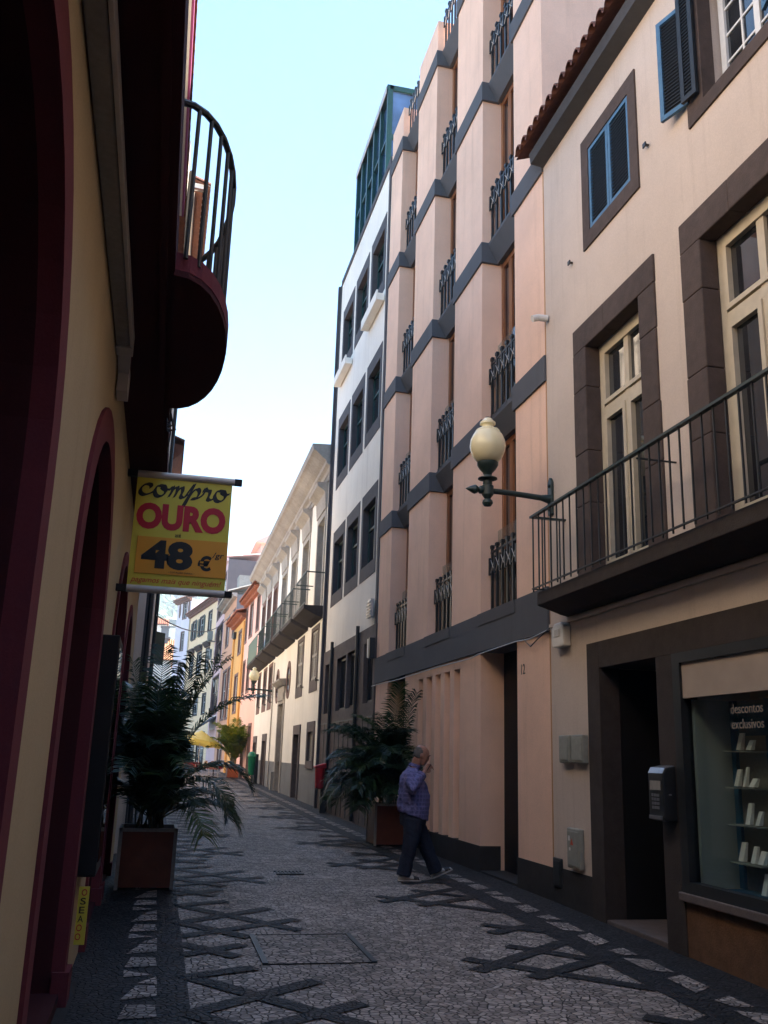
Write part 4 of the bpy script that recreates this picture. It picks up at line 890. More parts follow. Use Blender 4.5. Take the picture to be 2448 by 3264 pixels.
cS = [[(.85, .72), (.80, .98), (.45, 1.0), (.12, .6), (.10, .2), (.40, .0), (.85, .22), (1.15, .5)],
      [(1.75, .95), (1.35, .95), (1.12, .5), (1.25, .05), (1.60, .0), (1.92, .45), (1.78, .95), (1.62, .85), (1.9, .62), (2.25, .75)],
      [(2.15, .6), (2.42, .98), (2.36, .5), (2.18, .02), (2.40, .6), (2.72, .98), (2.74, .6), (2.56, .02), (2.80, .65), (3.10, .98), (3.14, .6), (3.02, .15), (3.22, .02), (3.55, .4)],
      [(3.45, .35), (3.95, 1.35), (3.85, .9), (3.42, -.2), (3.22, -.75), (3.35, -.72), (3.62, .05), (3.95, .75), (4.25, .95), (4.38, .65), (4.20, .15), (3.85, .02), (4.2, .05), (4.6, .4), (4.78, .8)],
      [(4.70, .75), (4.78, 1.08), (4.92, .88), (5.15, .86), (5.12, .5), (5.02, .12), (5.25, .02), (5.55, .35)],
      [(6.15, .95), (5.75, .95), (5.52, .5), (5.65, .05), (6.0, .0), (6.32, .45), (6.18, .95), (6.02, .85), (6.3, .66), (6.6, .72)]]
script(cS, -.342, 3.842, .117, .098, YS, .021, .75).build('lettering', M['ink'], SG)

# next house on the left: grimy white end wall under a deep tiled eave
B2 = thing('grimy_house', 'grimy white house with a deep terracotta eave beyond the left palm', 'house', (-2, 19, .25))
FB = Fac(-.36, 0, 0, 1, -1)
wall('wall', FB, 14.95, 25.0, -.3, 12.4, [(16.2, 17.3, .2, 2.9, .25), (19.2, 20.4, .2, 2.9, .25), (22.2, 23.3, .2, 2.9, .25), (16.3, 17.3, 4.6, 6.8, .2), (19.3, 20.3, 4.6, 6.8, .2), (22.3, 23.3, 4.6, 6.8, .2)], M['plaster_grime'], B2, body=8)
b = MB()
for a in (16.2, 19.2, 22.2): b.fbox(FB, a, a + 1.1, -.24, -.18, .2, 2.9)
b.build('door', M['wood_dark'], B2)
b = MB()
for a in (16.3, 19.3, 22.3): b.fbox(FB, a, a + 1.0, -.19, -.14, 4.6, 6.8)
b.build('window', M['glass'], B2)
b = MB(); b.tube([FB.W(15.3, .06, .2), FB.W(15.3, .06, 12)], .05, 8); b.tube([FB.W(24.3, .06, .2), FB.W(24.3, .06, 12)], .05, 8); b.build('downpipe', M['iron'], B2)
b = MB(); b.fbox(FB, 15.0, 19.6, -.02, .03, .2, 7.5); b.build('dark_cladding', M['concrete'], B2)
b = MB(); b.extr([FB.W(16.35, n, z) for n, z in ((-.2, 12.10), (.12, 12.12), (.14, 12.30), (.30, 12.36), (.42, 12.46), (-.2, 12.5))], (0, 8.7, 0)); b.build('eaves', M['plaster_white'], B2)
for k in range(2):
    tiles(FB, 16.3, 25.1, .30 + .13 * k, 12.30 + .16 * k, .8 if k == 0 else 4, .1 if k == 0 else 1.6, .22, .08, .02, 3 if k == 0 else 6, 5).build('roof', M['tile_dark'], B2)
shutter(Fac(-.34, 25.05, .55, .85), B2, (0, .55, 3.9, 4.75), .02, 'slat_green', 'slat_green', .03, .05, .06)
B3 = thing('brick_house', 'brick faced house with a stacked tile eave further down the left side', 'house', (-3, 30, .3))
b = MB(); b.extr([(-8, 25.3, -.3), (-.45, 25.3, -.3), (-.68, 36, -.3), (-8, 36, -.3)], (0, 0, 10)); b.build('wall', M['plaster_warm'], B3)
b = MB(); b.extr([(-3, 25.15, 9.5), (-.28, 25.15, 9.5), (-.02, 25.15, 9.75), (-.02, 25.15, 9.95), (-3, 25.15, 10.6)], (0, 11, 0)); b.build('eaves', M['tile_dark'], B3)
tiles(Fac(-.36, 25.1, 0, 1, -1), 0, 11, .38, 10.05, 4, 1.6, .22, .08, .02, 6, 5).build('roof', M['tile_dark'], B3)
B4 = thing('corner_house', 'white house closing the left side where the street bends away', 'house', (-6, 45, .4))
b = MB(); b.extr([(-9, 36.2, -.3), (-.75, 36.2, -.3), (-3.5, 60, -.3), (-12, 60, -.3)], (0, 0, 8.5)); b.build('wall', M['plaster_warm'], B4)
b = MB(); b.extr([(-9, 36.1, 8.2), (-.55, 36.1, 8.2), (-3.2, 60.2, 8.2), (-12, 60.2, 8.2)], (0, 0, .35)); b.build('eaves', M['tile'], B4)

# the street behind the camera: houses that close it off and shade it
for nm, lb, (x0, x1, y0, y1, zz), mm in (('terrace_house', 'plain plastered house behind the viewer on the shop side', (4.5, 11, -26, 1.98, 11.0), 'plaster_shop'), ('terrace_house', 'dull maroon house behind the viewer on the arcade side', (-8, -.45, -26, -4.02, 10.0), 'maroon_trim'), ('terrace_house', 'tall house closing the end of the street behind the viewer', (-6, 10, -34, -26.2, 14.0), 'plaster_blank')):
    t = thing(nm, lb, 'house', ((x0 + x1) / 2, (y0 + y1) / 2, 0)); b = MB(); b.box(x0, x1, y0, y1, -.3, zz); b.build('wall', M[mm], t)
    b = MB(); b.extr([(x0 - .2, y0 - .1, zz), (x1 + .2, y0 - .1, zz), ((x0 + x1) / 2, y0 - .1, zz + 1.8)], (0, y1 - y0 + .2, 0)); b.build('roof', M['tile_dark'], t)
# ================================================================== ground and paving
def sheet(name, strips, m, dz, kind='structure'):
    b = MB()
    for (y0, y1, xa0, xb0, xa1, xb1) in strips: b.face([(xa0, y0, G(y0) + dz), (xb0, y0, G(y0) + dz), (xb1, y1, G(y1) + dz), (xa1, y1, G(y1) + dz)])
    o = b.build(name, m); tag(o, kind=kind); return o
ks = sorted({g[0] for g in GP} | {36, -12, 60})
ks = [k for k in ks if k >= -12]
b = MB(); ys = [-60, -12] + [k for k in ks if k > -12] + [220, 300, 460, 620, 900]
def gz(y): return G(y) - .03 if y <= 160 else 4 - .03
for y0, y1 in zip(ys, ys[1:]): b.face([(-400, y0, gz(y0)), (400, y0, gz(y0)), (400, y1, gz(y1)), (-400, y1, gz(y1))])
tag(b.build('ground', M['earth']), kind='structure')
yy = [k for k in ks if k <= 110]
lx = lambda y: -1.0 if y <= 36 else -1.0 - (y - 36) * .35
sheet('street', [(a, c, lx(a), 5.2, lx(c), 5.2) for a, c in zip(yy, yy[1:])], M['cobble'], 0)
BR = [g[0] for g in GP]
def split(y0, y1): p = [y0] + [k for k in BR if y0 < k < y1] + [y1]; return list(zip(p, p[1:]))
b = MB()
def quadp(P_, dz): b.face([(x, y, G(y) + dz) for x, y in P_])
rx = lambda y: 0 if y < 27 else (y - 27) * .0112
for y0, y1 in split(-6, 36):
    quadp([(-.46, y0), (.35, y0), (.35, y1), (-.46, y1)], .006)
for y0, y1 in split(-6, 62): quadp([(3.63 + rx(y0), y0), (4.55 + rx(y0), y0), (4.55 + rx(y1), y1), (3.63 + rx(y1), y1)], .006)
def bar(x0, y0, x1, y1, w=.05, dz=.008):
    d = Vector((x1 - x0, y1 - y0)).normalized(); nx, ny = -d.y * w, d.x * w
    n = 3
    for k in range(n):
        ax, ay, bx, by = x0 + (x1 - x0) * k / n, y0 + (y1 - y0) * k / n, x0 + (x1 - x0) * (k + 1) / n, y0 + (y1 - y0) * (k + 1) / n
        quadp([(ax - nx, ay - ny), (bx - nx, by - ny), (bx + nx, by + ny), (ax + nx, ay + ny)], dz)
cell = [(.33, 10.26, 1.40, 8.88), (.33, 8.66, 1.45, 9.42), (.33, 9.28, 1.25, 10.02), (.33, 9.30, .92, 8.60), (.33, 8.38, .76, 7.86), (.33, 7.96, .84, 8.30), (.33, 10.20, .86, 10.44)]
for k in range(-4, 9):
    o = 2.95 * k; r = .0006 * (k % 3)
    for i, (x0, y0, x1, y1) in enumerate(cell):
        if -6 < min(y0, y1) + o and max(y0, y1) + o < 34: bar(x0, y0 + o, x1, y1 + o, .072, .008 + .0005 * i + r)
cellr = [(2.50, 7.26, 3.65, 8.25), (2.54, 7.68, 3.65, 6.62), (3.08, 8.13, 3.65, 7.52), (3.12, 8.66, 3.65, 9.00), (3.18, 9.08, 3.65, 8.70), (2.86, 7.02, 3.65, 7.56)]
for k in range(-4, 17):
    o = 3.12 * k; r = .0006 * (k % 3)
    for i, (x0, y0, x1, y1) in enumerate(cellr):
        if -6 < min(y0, y1) + o and max(y0, y1) + o < 60: bar(x0 + rx(y0 + o), y0 + o, x1 + rx(y1 + o), y1 + o, .075, .008 + .0005 * i + r)
tag(b.build('pavement_pattern', M['basalt']), kind='structure')
b = MB(); random.seed(11); y = -3.0; k = 0
while y < 30:
    t = k % 4; x0, x1 = -.085, .145; j = random.uniform(-.015, .015)
    if t == 0: quadp([(x0, y), (x1, y + .03), (x1 - .01, y + .30 + j), (x0 + .04, y + .33)], .012); y += .42
    elif t == 1: quadp([(x0, y + .02), (x1, y + .10), (x1, y + .36), (x0 + .10, y + .38 + j)], .012); y += .44
    elif t == 2: quadp([(x1 - .13, y), (x1, y - .05), (x1, y + .17)], .012); y += .20
    else: quadp([(x0, y - .03), (x1 - .03, y + .03), (x0, y + .17 + j)], .012); y += .26
    k += 1
y = -3.0; k = 0
while y < 60:
    x0, x1 = 3.87 + rx(y), 4.07 + rx(y); t = k % 3; j = random.uniform(-.02, .02)
    if t == 0: quadp([(x0, y), (x1, y + .14), (x1, y + .52 + j), (x0 + .02, y + .42)], .012); y += .62
    elif t == 1: quadp([(x0, y + .06), (x1 - .02, y - .02), (x1, y + .40), (x0, y + .50 + j)], .012); y += .60
    else: quadp([(x0 + .06, y), (x1, y - .03), (x1, y + .26), (x0 + .02, y + .17)], .012); y += .36
    k += 1
tag(b.build('pavement_patches', M['cobble']), kind='structure')
# drain grate and the sunk manhole rails
b = MB()
for k in range(7): b.box(1.66 + .048 * k, 1.685 + .048 * k, 12.62, 12.90, G(12.7) + .004, G(12.7) + .016)
b.box(1.64, 2.0, 12.60, 12.63, G(12.7) + .004, G(12.7) + .018); b.box(1.64, 2.0, 12.89, 12.92, G(12.7) + .004, G(12.7) + .018)
tag(b.build('drain_grate', M['iron']), 'small black iron drain grate in the middle of the street', 'grate')
mh = thing('manhole_cover', 'cobbled manhole cover set flush between two dark iron rails in the near paving', 'manhole cover', (1.36, 8.15, .17))
for x in (.945, 1.79):
    b = MB(); b.hexa([(x - .022, 7.6, G(7.6) + .002), (x + .022, 7.6, G(7.6) + .002), (x + .022, 8.7, G(8.7) + .002), (x - .022, 8.7, G(8.7) + .002), (x - .022, 7.6, G(7.6) + .016), (x + .022, 7.6, G(7.6) + .016), (x + .022, 8.7, G(8.7) + .016), (x - .022, 8.7, G(8.7) + .016)]); b.build('rail', M['iron'], mh)
b = MB(); b.face([(.967, 7.62, G(7.62) + .007), (1.768, 7.62, G(7.62) + .007), (1.768, 8.68, G(8.68) + .007), (.967, 8.68, G(8.68) + .007)]); b.build('infill', cobble('cobble_manhole', (.13, .115, .105), (.40, .35, .32), (.012, .010, .010), 16), mh)
for y in (7.6, 8.7):
    b = MB(); b.box(.967, 1.768, y - .004, y + .004, G(y) + .002, G(y) + .009); b.build('edge', M['plinth'], mh)
# hillside far behind
b = MB(); nx, ny = 60, 26; random.seed(5)
from mathutils import noise
def hz(x, y):
    r = (y - 220) / 430.0; r = max(0, min(1, r)); base = 4 + 118 * r ** 1.05
    return base * (1.0 - max(0, min(1, (x + 10) / 330.0)) * .8) + noise.fractal(Vector((x * .012, y * .012, 3)), 1, 2, 6) * 11 * r + noise.fractal(Vector((x * .06, y * .06, 7)), 1, 2, 4) * 3.0 * r
V_ = [[(-420 + 840 * i / nx, 180 + 520 * k / ny) for i in range(nx + 1)] for k in range(ny + 1)]
for k in range(ny):
    for i in range(nx):
        b.face([(x, y, hz(x, y)) for x, y in (V_[k][i], V_[k][i + 1], V_[k + 1][i + 1], V_[k + 1][i])])
tag(b.build('hill', M['hill'], smooth=True), kind='structure')
b = MB(); random.seed(9)       # scrub and trees on the slope: nobody could count them
for _ in range(2600):
    y = random.uniform(330, 660); x = random.uniform(-60, 40) * y / 500; r = random.uniform(1.6, 4.2); z = hz(x, y)
    n = random.randint(5, 6); h = r * random.uniform(.9, 1.7)
    ring_ = [(x + r * math.cos(2 * math.pi * k / n) * random.uniform(.7, 1.2), y + r * math.sin(2 * math.pi * k / n), z + h * random.uniform(.3, .5)) for k in range(n)]
    for k in range(n):
        b.face([ring_[k], ring_[(k + 1) % n], (x + random.uniform(-1, 1), y, z + h)]); b.face([ring_[k], (x, y, z - 1), ring_[(k + 1) % n]])
tag(b.build('hill_scrub', leaf('scrub', (.025, .05, .02), (.07, .11, .04), .1)), kind='stuff')
random.seed(21)
hillh = [(-9 + 3.1 * k + random.uniform(-1, 1), 380 + random.uniform(-40, 60)) for k in range(9)]
b0 = MB(); b0.box(-2.2, 2.2, -2, 2, 0, 3.2); b0.extr([(-2.5, -2.3, 3.2), (2.5, -2.3, 3.2), (0, -2.3, 4.4)], (0, 4.6, 0))
hh = b0.build('hill_house', [M['plaster_white']])
for k, (x, y) in enumerate(hillh):
    o = hh if k == 0 else hh.copy()
    if k: COL.objects.link(o)
    o.location = (x, y, hz(x, y) + .6); o.rotation_euler.z = random.uniform(-.5, .5); tag(o, 'tiny white house among the trees on the green hillside', 'house', 'houses scattered on the hillside')

hz_m = bpy.data.materials.new('haze_air'); hz_m.use_nodes = True; hn = hz_m.node_tree; hn.nodes.remove(hn.nodes['Principled BSDF'])
pv = hn.nodes.new('ShaderNodeVolumePrincipled'); pv.inputs['Color'].default_value = (.80, .88, 1.0, 1); pv.inputs['Density'].default_value = .0009; hn.links.new(pv.outputs[0], hn.nodes['Material Output'].inputs['Volume'])
b = MB(); b.box(-440, 440, -66, 730, -1.2, 150); tag(b.build('haze', hz_m), kind='stuff')

# ================================================================== planters and palms
def planter(label, x, y, s_, h, m, grp='square palm planters'):
    t = thing('planter', label, 'planter', (x, y, G(y)), grp); g = G(y); r = s_ / 2
    b = MB()
    for sx in (-1, 1):
        for sy in (-1, 1): b.box(x + sx * (r - .02) - .02, x + sx * (r - .02) + .02, y + sy * (r - .02) - .02, y + sy * (r - .02) + .02, g + .0, g + h)
    b.box(x - r, x + r, y - r, y - r + .035, g + h - .035, g + h + .004); b.box(x - r, x + r, y + r - .035, y + r, g + h - .035, g + h + .004); b.box(x - r, x - r + .035, y - r + .035, y + r - .035, g + h - .035, g + h + .004); b.box(x + r - .035, x + r, y - r + .035, y + r - .035, g + h - .035, g + h + .004)
    b.build('frame', M['alu_grey'], t)
    for (x0, x1, y0, y1) in ((x - r + .04, x + r - .04, y - r + .008, y - r + .03), (x - r + .04, x + r - .04, y + r - .03, y + r - .008), (x - r + .008, x - r + .03, y - r + .04, y + r - .04), (x + r - .03, x + r - .008, y - r + .04, y + r - .04)):
        b = MB(); b.box(x0, x1, y0, y1, g + .03, g + h - .03); b.build('panel', M[m], t)
    b = MB(); b.box(x - r + .04, x + r - .04, y - r + .04, y + r - .04, g + .03, g + h - .08); b.build('soil', M['soil'], t)
    return g + h - .08
def frond(base, az, el, ln, droop, m, parent, rnd, nl=58, lw=.0115, ll=.33, curl=0.0):
    """one feather frond: an arching rachis with two ranks of narrow leaflets"""
    b = MB(); P_ = []; p = Vector(base); e = el; a = az; n = 14
    for k in range(n + 1):
        P_.append(p.copy()); p = p + Vector((math.cos(e) * math.cos(a), math.cos(e) * math.sin(a), math.sin(e))) * (ln / n)
        e -= droop / n * (0.35 + 1.3 * k / n); a += curl / n
    b.tube(P_, [.011 * (1 - .85 * k / n) for k in range(n + 1)], 5, 1, cap=False)
    for k in range(nl):
        t = .20 + .80 * (k + .5) / nl; f = t * n; i = min(int(f), n - 1); q = P_[i].lerp(P_[i + 1], f - i); d = (P_[i + 1] - P_[i]).normalized()
        side = d.cross(Vector((0, 0, 1)))
        if side.length < 1e-3: side = Vector((math.sin(a), -math.cos(a), 0))
        side.normalize(); up = side.cross(d).normalized(); L_ = ll * (math.sin(math.pi * min(1, (t - .10) / .98)) ** .55) * rnd.uniform(.85, 1.1) + .05
        for sg in (-1, 1):
            dirv = (side * sg * rnd.uniform(.72, .9) + d * rnd.uniform(.5, .75) + up * rnd.uniform(.12, .35)).normalized()
            w = d * lw * rnd.uniform(.8, 1.15); mid = q + dirv * L_ * .5; tip = q + dirv * L_ + Vector((0, 0, -L_ * rnd.uniform(.22, .42)))
            i0 = len(b.v); b.v += [tuple(q - w * .5), tuple(q + w * .5), tuple(mid + w), tuple(mid - w), tuple(tip)]
            b.f += [(i0, i0 + 1, i0 + 2, i0 + 3), (i0 + 3, i0 + 2, i0 + 4)]; b.m += [0, 0]
    o = b.build('frond', [m, M['stem']], parent); return o, P_
def palm(label, x, y, z, specs, m, seed, nrand, elr, lnr, azr, drr=(1.0, 2.0), xlim=(-9, 9), spread=.16, clear=None, **kw):
    t = thing('palm', label, 'palm', (x, y, z), 'potted palms along the street'); rnd = random.Random(seed)
    b = MB()
    for k in range(7):
        a = rnd.uniform(0, 6.28); r = rnd.uniform(.03, spread); b.tube([(x + r * math.cos(a), y + r * math.sin(a), z - .03), (x + 1.3 * r * math.cos(a), y + 1.3 * r * math.sin(a), z + rnd.uniform(.35, .7))], [.022, .014], 6)
    b.build('stem', M['stem'], t)
    for (az, el, ln, dr, dz) in specs: frond((x + .1 * math.cos(R(az)), y + .1 * math.sin(R(az)), z + dz), R(az), R(el), ln, dr, m, t, rnd, **kw)
    done = 0; tries = 0
    while done < nrand and tries < nrand * 30:
        tries += 1; az = R(rnd.uniform(*azr)); el = R(rnd.uniform(*elr)); ln = rnd.uniform(*lnr); dr = rnd.uniform(*drr); cu = rnd.uniform(-.5, .5)
        base = (x + rnd.uniform(-spread, spread), y + rnd.uniform(-spread, spread), z + rnd.uniform(0, .5))
        px, e = base[0], el; ok = True; hz_ = base[2]
        for k in range(14):
            px += math.cos(e) * math.cos(az + cu * k / 14) * ln / 14; hz_ += math.sin(e) * ln / 14; e -= dr / 14 * (.35 + 1.3 * k / 14)
            yy_ = base[1] + (px - base[0]) * math.tan(az) if abs(math.cos(az)) > .2 else base[1]
            if not (xlim[0] < px < xlim[1]) or hz_ < z - .45 or (clear and clear[0] < hz_ < clear[1] and px > clear[2]): ok = False; break
        if not ok: continue
        done += 1; frond(base, az, el, ln, dr, m, t, rnd, curl=cu, **kw)
    return t
zt = planter('square rust orange planter against the yellow house, nearest on the left', 0.0, 11.56, .64, .65, 'orange_panel')
palm('dense dark potted palm beside the yellow house, largest and nearest', 0.0, 11.56, zt, [
    (92, 84, 2.15, .35, .1), (20, 84, 2.1, .6, .1), (-60, 82, 1.9, .6, .2), (150, 86, 1.9, .3, .1), (10, 76, 1.85, 1.5, .35), (-35, 48, 1.15, 2.5, .3), (-10, 35, 1.05, 2.0, .15), (25, 42, 1.15, 2.4, .2), (-55, 40, 1.1, 2.3, .1), (5, 58, 1.35, 2.5, .3), (-75, 60, 1.4, 2.0, .3), (-5, 84, 1.9, .8, .3), (80, 78, 1.8, 1.0, .2)],
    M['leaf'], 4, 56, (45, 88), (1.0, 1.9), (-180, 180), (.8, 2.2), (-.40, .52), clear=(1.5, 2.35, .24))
zt = planter('square rust orange planter behind the walking man, against the dark granite base', 4.12, 16.75, .66, .70, 'orange_panel')
palm('dark bushy potted palm against the granite base behind the walking man', 4.1, 16.75, zt, [
    (185, 55, 1.3, 2.2, .2), (200, 40, 1.2, 2.3, .1), (215, 62, 1.5, 1.6, .2), (170, 50, 1.2, 2.4, .2), (250, 70, 1.75, .9, .2), (270, 82, 2.0, .4, .2), (230, 45, 1.3, 2.0, .2), (190, 70, 1.6, 1.5, .3), (300, 80, 1.9, .4, .2), (205, 25, 1.35, 1.7, .3), (160, 75, 1.6, 1.2, .2)],
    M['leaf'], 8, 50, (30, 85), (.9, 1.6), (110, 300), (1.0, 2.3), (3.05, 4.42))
zt = planter('bright orange planter at the far end of the street by the pink house', 4.08, 51.85, .68, .70, 'orange_bright')
palm('sunlit yellow green potted palm by the pink house, farthest of the potted palms', 4.08, 51.85, zt, [
    (180, 70, 1.9, 1.4, .2), (200, 60, 1.8, 1.8, .2), (0, 70, 1.8, 1.4, .2), (270, 85, 2.3, .5, .2), (240, 80, 2.1, .8, .2), (300, 80, 2.1, .8, .2), (190, 80, 2.2, 1.0, .3), (350, 80, 2.0, 1.0, .3)],
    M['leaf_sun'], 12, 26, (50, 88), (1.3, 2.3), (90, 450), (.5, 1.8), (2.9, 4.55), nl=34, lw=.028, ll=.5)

# ================================================================== bins, lamps, cafe
bn = thing('litter_bin', 'red litter bin on a dark post at the corner of the granite base', 'litter bin', (4.25, 24.7, .28), 'litter bins on posts')
b = MB(); b.lathe((4.18, 24.6, .88), [(.06, 0), (.105, .03), (.115, .10), (.13, .50), (.135, .52)], 20); b.build('body', M['bin_red'], bn, smooth=True)
b = MB(); b.extr([(4.03, 24.46, 1.40), (4.03, 24.46, 1.45), (4.32, 24.46, 1.53), (4.33, 24.46, 1.40)], (0, .28, 0)); b.build('lid', M['bin_red'], bn, bevel=.015)
b = MB(); b.box(4.22, 4.36, 24.62, 24.74, .20, 1.42); b.build('post', M['iron'], bn)
bn = thing('litter_bin', 'green domed litter bin on a dark post before the white mansion', 'litter bin', (4.4, 44, .38), 'litter bins on posts')
b = MB(); b.lathe((4.30, 44, .76), [(.09, 0), (.13, .01), (.185, .78), (.19, .80)], 22); b.build('body', M['bin_green'], bn, smooth=True)
b = MB(); b.lathe((4.30, 44, 1.56), [(.205, 0), (.21, .03), (.20, .06), (.17, .15), (.11, .22), (.0, .25)], 22); b.build('lid', M['bin_green'], bn, smooth=True)
b = MB(); b.box(4.42, 4.60, 43.95, 44.1, .3, 1.70); b.build('post', M['iron'], bn)
# wall lantern
LM = thing('wall_lamp', 'white glass globe street lamp on an iron arm beside the cream house balcony', 'street lamp', (4.5, 10.27, 4.88), 'globe lamps on wall brackets')
lx_, ly = 3.655, 10.27
b = MB(); b.lathe((lx_, ly, 0), [(.10, 5.25), (.135, 5.265), (.185, 5.33), (.215, 5.41), (.222, 5.46), (.212, 5.54), (.18, 5.61), (.158, 5.645)], 32); b.build('globe', M['lamp_milk'], LM, smooth=True)
b = MB(); b.lathe((lx_, ly, 0), [(.150, 5.635), (.152, 5.66), (.14, 5.675), (.09, 5.69), (.072, 5.715), (.075, 5.735), (.098, 5.75), (.096, 5.775), (.068, 5.80), (.05, 5.825), (.03, 5.835)], 32); b.build('globe_cap', M['lamp_milk'], LM, smooth=True)
b = MB(); b.lathe((lx_, ly, 0), [(.032, 5.834), (.03, 5.846), (.0, 5.85)], 16); b.build('finial', M['iron'], LM, smooth=True)
b = MB(); b.lathe((lx_, ly, 0), [(.0, 4.69), (.045, 4.70), (.066, 4.735), (.06, 4.765), (.035, 4.79), (.05, 4.81), (.072, 4.84), (.075, 4.95), (.055, 4.965), (.06, 4.985), (.052, 5.02), (.12, 5.04), (.118, 5.05), (.062, 5.065), (.05, 5.09), (.06, 5.12), (.10, 5.165), (.115, 5.19), (.13, 5.215), (.132, 5.25), (.10, 5.26)], 24); b.build('stem', M['iron_green'], LM, smooth=True, angle=30)
b = MB(); b.tube([(lx_, ly, 4.895), (3.9, ly, 4.892), (4.35, ly, 4.868), (4.46, ly, 4.86)], [.034, .034, .036, .06], 14); b.build('arm', M['iron_green'], LM, smooth=True)
b = MB(); b.lathe((lx_, ly, 4.895), [(.05, -.06), (.05, -.10), (.028, -.12), (.045, -.135), (.058, -.165), (.045, -.20), (.02, -.25), (.0, -.285)], 16, 0, 'x'); b.build('spear_finial', M['iron_green'], LM, smooth=True, angle=30)
b = MB(); b.extr([(4.498, ly - .055, 4.66), (4.498, ly + .055, 4.66), (4.498, ly + .06, 5.07), (4.498, ly + .03, 5.12), (4.498, ly, 5.14), (4.498, ly - .03, 5.12), (4.498, ly - .06, 5.07)], (-.035, 0, 0)); b.lathe((4.465, ly, 5.03), [(.022, 0), (.022, -.02), (.0, -.025)], 8, 0, 'x'); b.lathe((4.465, ly, 4.72), [(.022, 0), (.022, -.02), (.0, -.025)], 8, 0, 'x'); b.build('wall_plate', M['iron_green'], LM, bevel=.006)
l2 = copy_tree(LM); l2.location = (4.66, 40.4, 4.36); l2['label'] = 'white globe street lamp on an iron arm high beside the mansion doorway'
# cafe
def chair(label, x, y, rz):
    t = thing('cafe_chair', label, 'chair', (0, 0, 0), 'cafe chairs'); g = G(y)
    b = MB(); b.extr([(-.22, -.22, .43), (.22, -.22, .43), (.24, .20, .44), (-.24, .20, .44)], (0, 0, .03)); b.build('seat', M['wicker'], t)
    b = MB(); b.extr([(-.22, -.25, .50), (.22, -.25, .50), (.25, -.29, .78), (.12, -.31, .86), (-.12, -.31, .86), (-.25, -.29, .78)], (0, .025, 0)); b.build('backrest', M['wicker'], t)
    for sx in (-1, 1):
        b = MB(); b.tube([(sx * .22, -.27, 0), (sx * .23, -.24, .44), (sx * .25, -.28, .80)], .013, 6); b.build('leg', M['alu'], t)
        b = MB(); b.tube([(sx * .23, .22, 0), (sx * .23, .20, .64), (sx * .24, -.26, .66)], .013, 6); b.build('leg', M['alu'], t)
    b = MB(); b.tube([(-.22, -.25, .30), (.22, -.25, .30)], .01, 6); b.build('stretcher', M['alu'], t)
    t.location = (x, y, g); t.rotation_euler.z = rz; return t
def table(label, x, y):
    g = G(y); t = thing('cafe_table', label, 'table', (x, y, g), 'cafe tables')
    b = MB(); b.lathe((x, y, g), [(.0, .71), (.42, .71), (.43, .735), (.0, .74)], 24); b.build('top', M['wood_dark'], t)
    b = MB(); b.lathe((x, y, g), [(.20, .0), (.20, .02), (.03, .04), (.03, .71)], 14); b.build('pedestal', M['iron'], t)
    b = MB(); n = 24; i0 = []
    for k in range(n):
        a = 2 * math.pi * k / n; w = .46 + .03 * (k % 2); b.face([(x, y, g + .745), (x + .44 * math.cos(a), y + .44 * math.sin(a), g + .745), (x + .44 * math.cos(a + .262), y + .44 * math.sin(a + .262), g + .745)])
        w2 = .46 + .03 * ((k + 1) % 2); b.face([(x + .44 * math.cos(a), y + .44 * math.sin(a), g + .745), (x + w * math.cos(a), y + w * math.sin(a), g + .45), (x + w2 * math.cos(a + .262), y + w2 * math.sin(a + .262), g + .45), (x + .44 * math.cos(a + .262), y + .44 * math.sin(a + .262), g + .745)])
    tag(b.build('tablecloth', M['cloth_red']), 'red cloth over the ' + ('cafe table nearer the orange planter' if x > 2.5 else 'cafe table deeper under the yellow parasol'), 'tablecloth', 'red tablecloths')
    return t
table('round cafe table under a red cloth, nearer the orange planter', 3.05, 51.5); table('round cafe table under a red cloth, deeper under the yellow parasol', 1.95, 52.3)
chair('wicker cafe chair with pale metal legs seen from behind in front of the right table', 2.98, 50.55, 0.0); chair('wicker cafe chair turned sideways at the left table', 2.35, 51.3, 1.9); chair('wicker cafe chair facing the street behind the left table', 1.5, 53.2, 3.4)
U = thing('parasol', 'yellow canvas cafe parasol with a hanging valance at the end of the street', 'parasol', (2.25, 52, G(52)))
g = G(52); b = MB(); b.tube([(2.25, 52, g), (2.25, 52, 2.72)], .025, 8); b.build('pole', M['timber_white'], U)
b = MB(); n = 8; top = Vector((2.3, 52, 2.84)); E_ = []
for k in range(n):
    a = 2 * math.pi * (k + .5) / n; E_.append(Vector((2.3 + 1.12 * math.cos(a), 52 + 1.12 * math.sin(a), 2.27 - .16 * math.cos(a) - .05 * math.sin(a))))
for k in range(n):
    p, q = E_[k], E_[(k + 1) % n]; mid = (p + q) / 2 + Vector((0, 0, .03))
    b.face([top, p, mid]); b.face([top, mid, q]); dn = Vector((0, 0, -.20)); b.face([p, p + dn * 1.08, mid + dn, mid]); b.face([mid, mid + dn, q + dn * 1.08, q])
b.build('canopy', M['canvas_yellow'], U)
for k in range(n):
    b = MB(); b.tube([top - Vector((0, 0, .05)), E_[k] - Vector((0, 0, .03))], .009, 5); b.build('rib', M['alu'], U)
b = MB(); b.box(2.05, 2.45, 51.8, 52.2, g, g + .08); b.build('base', M['concrete'], U)
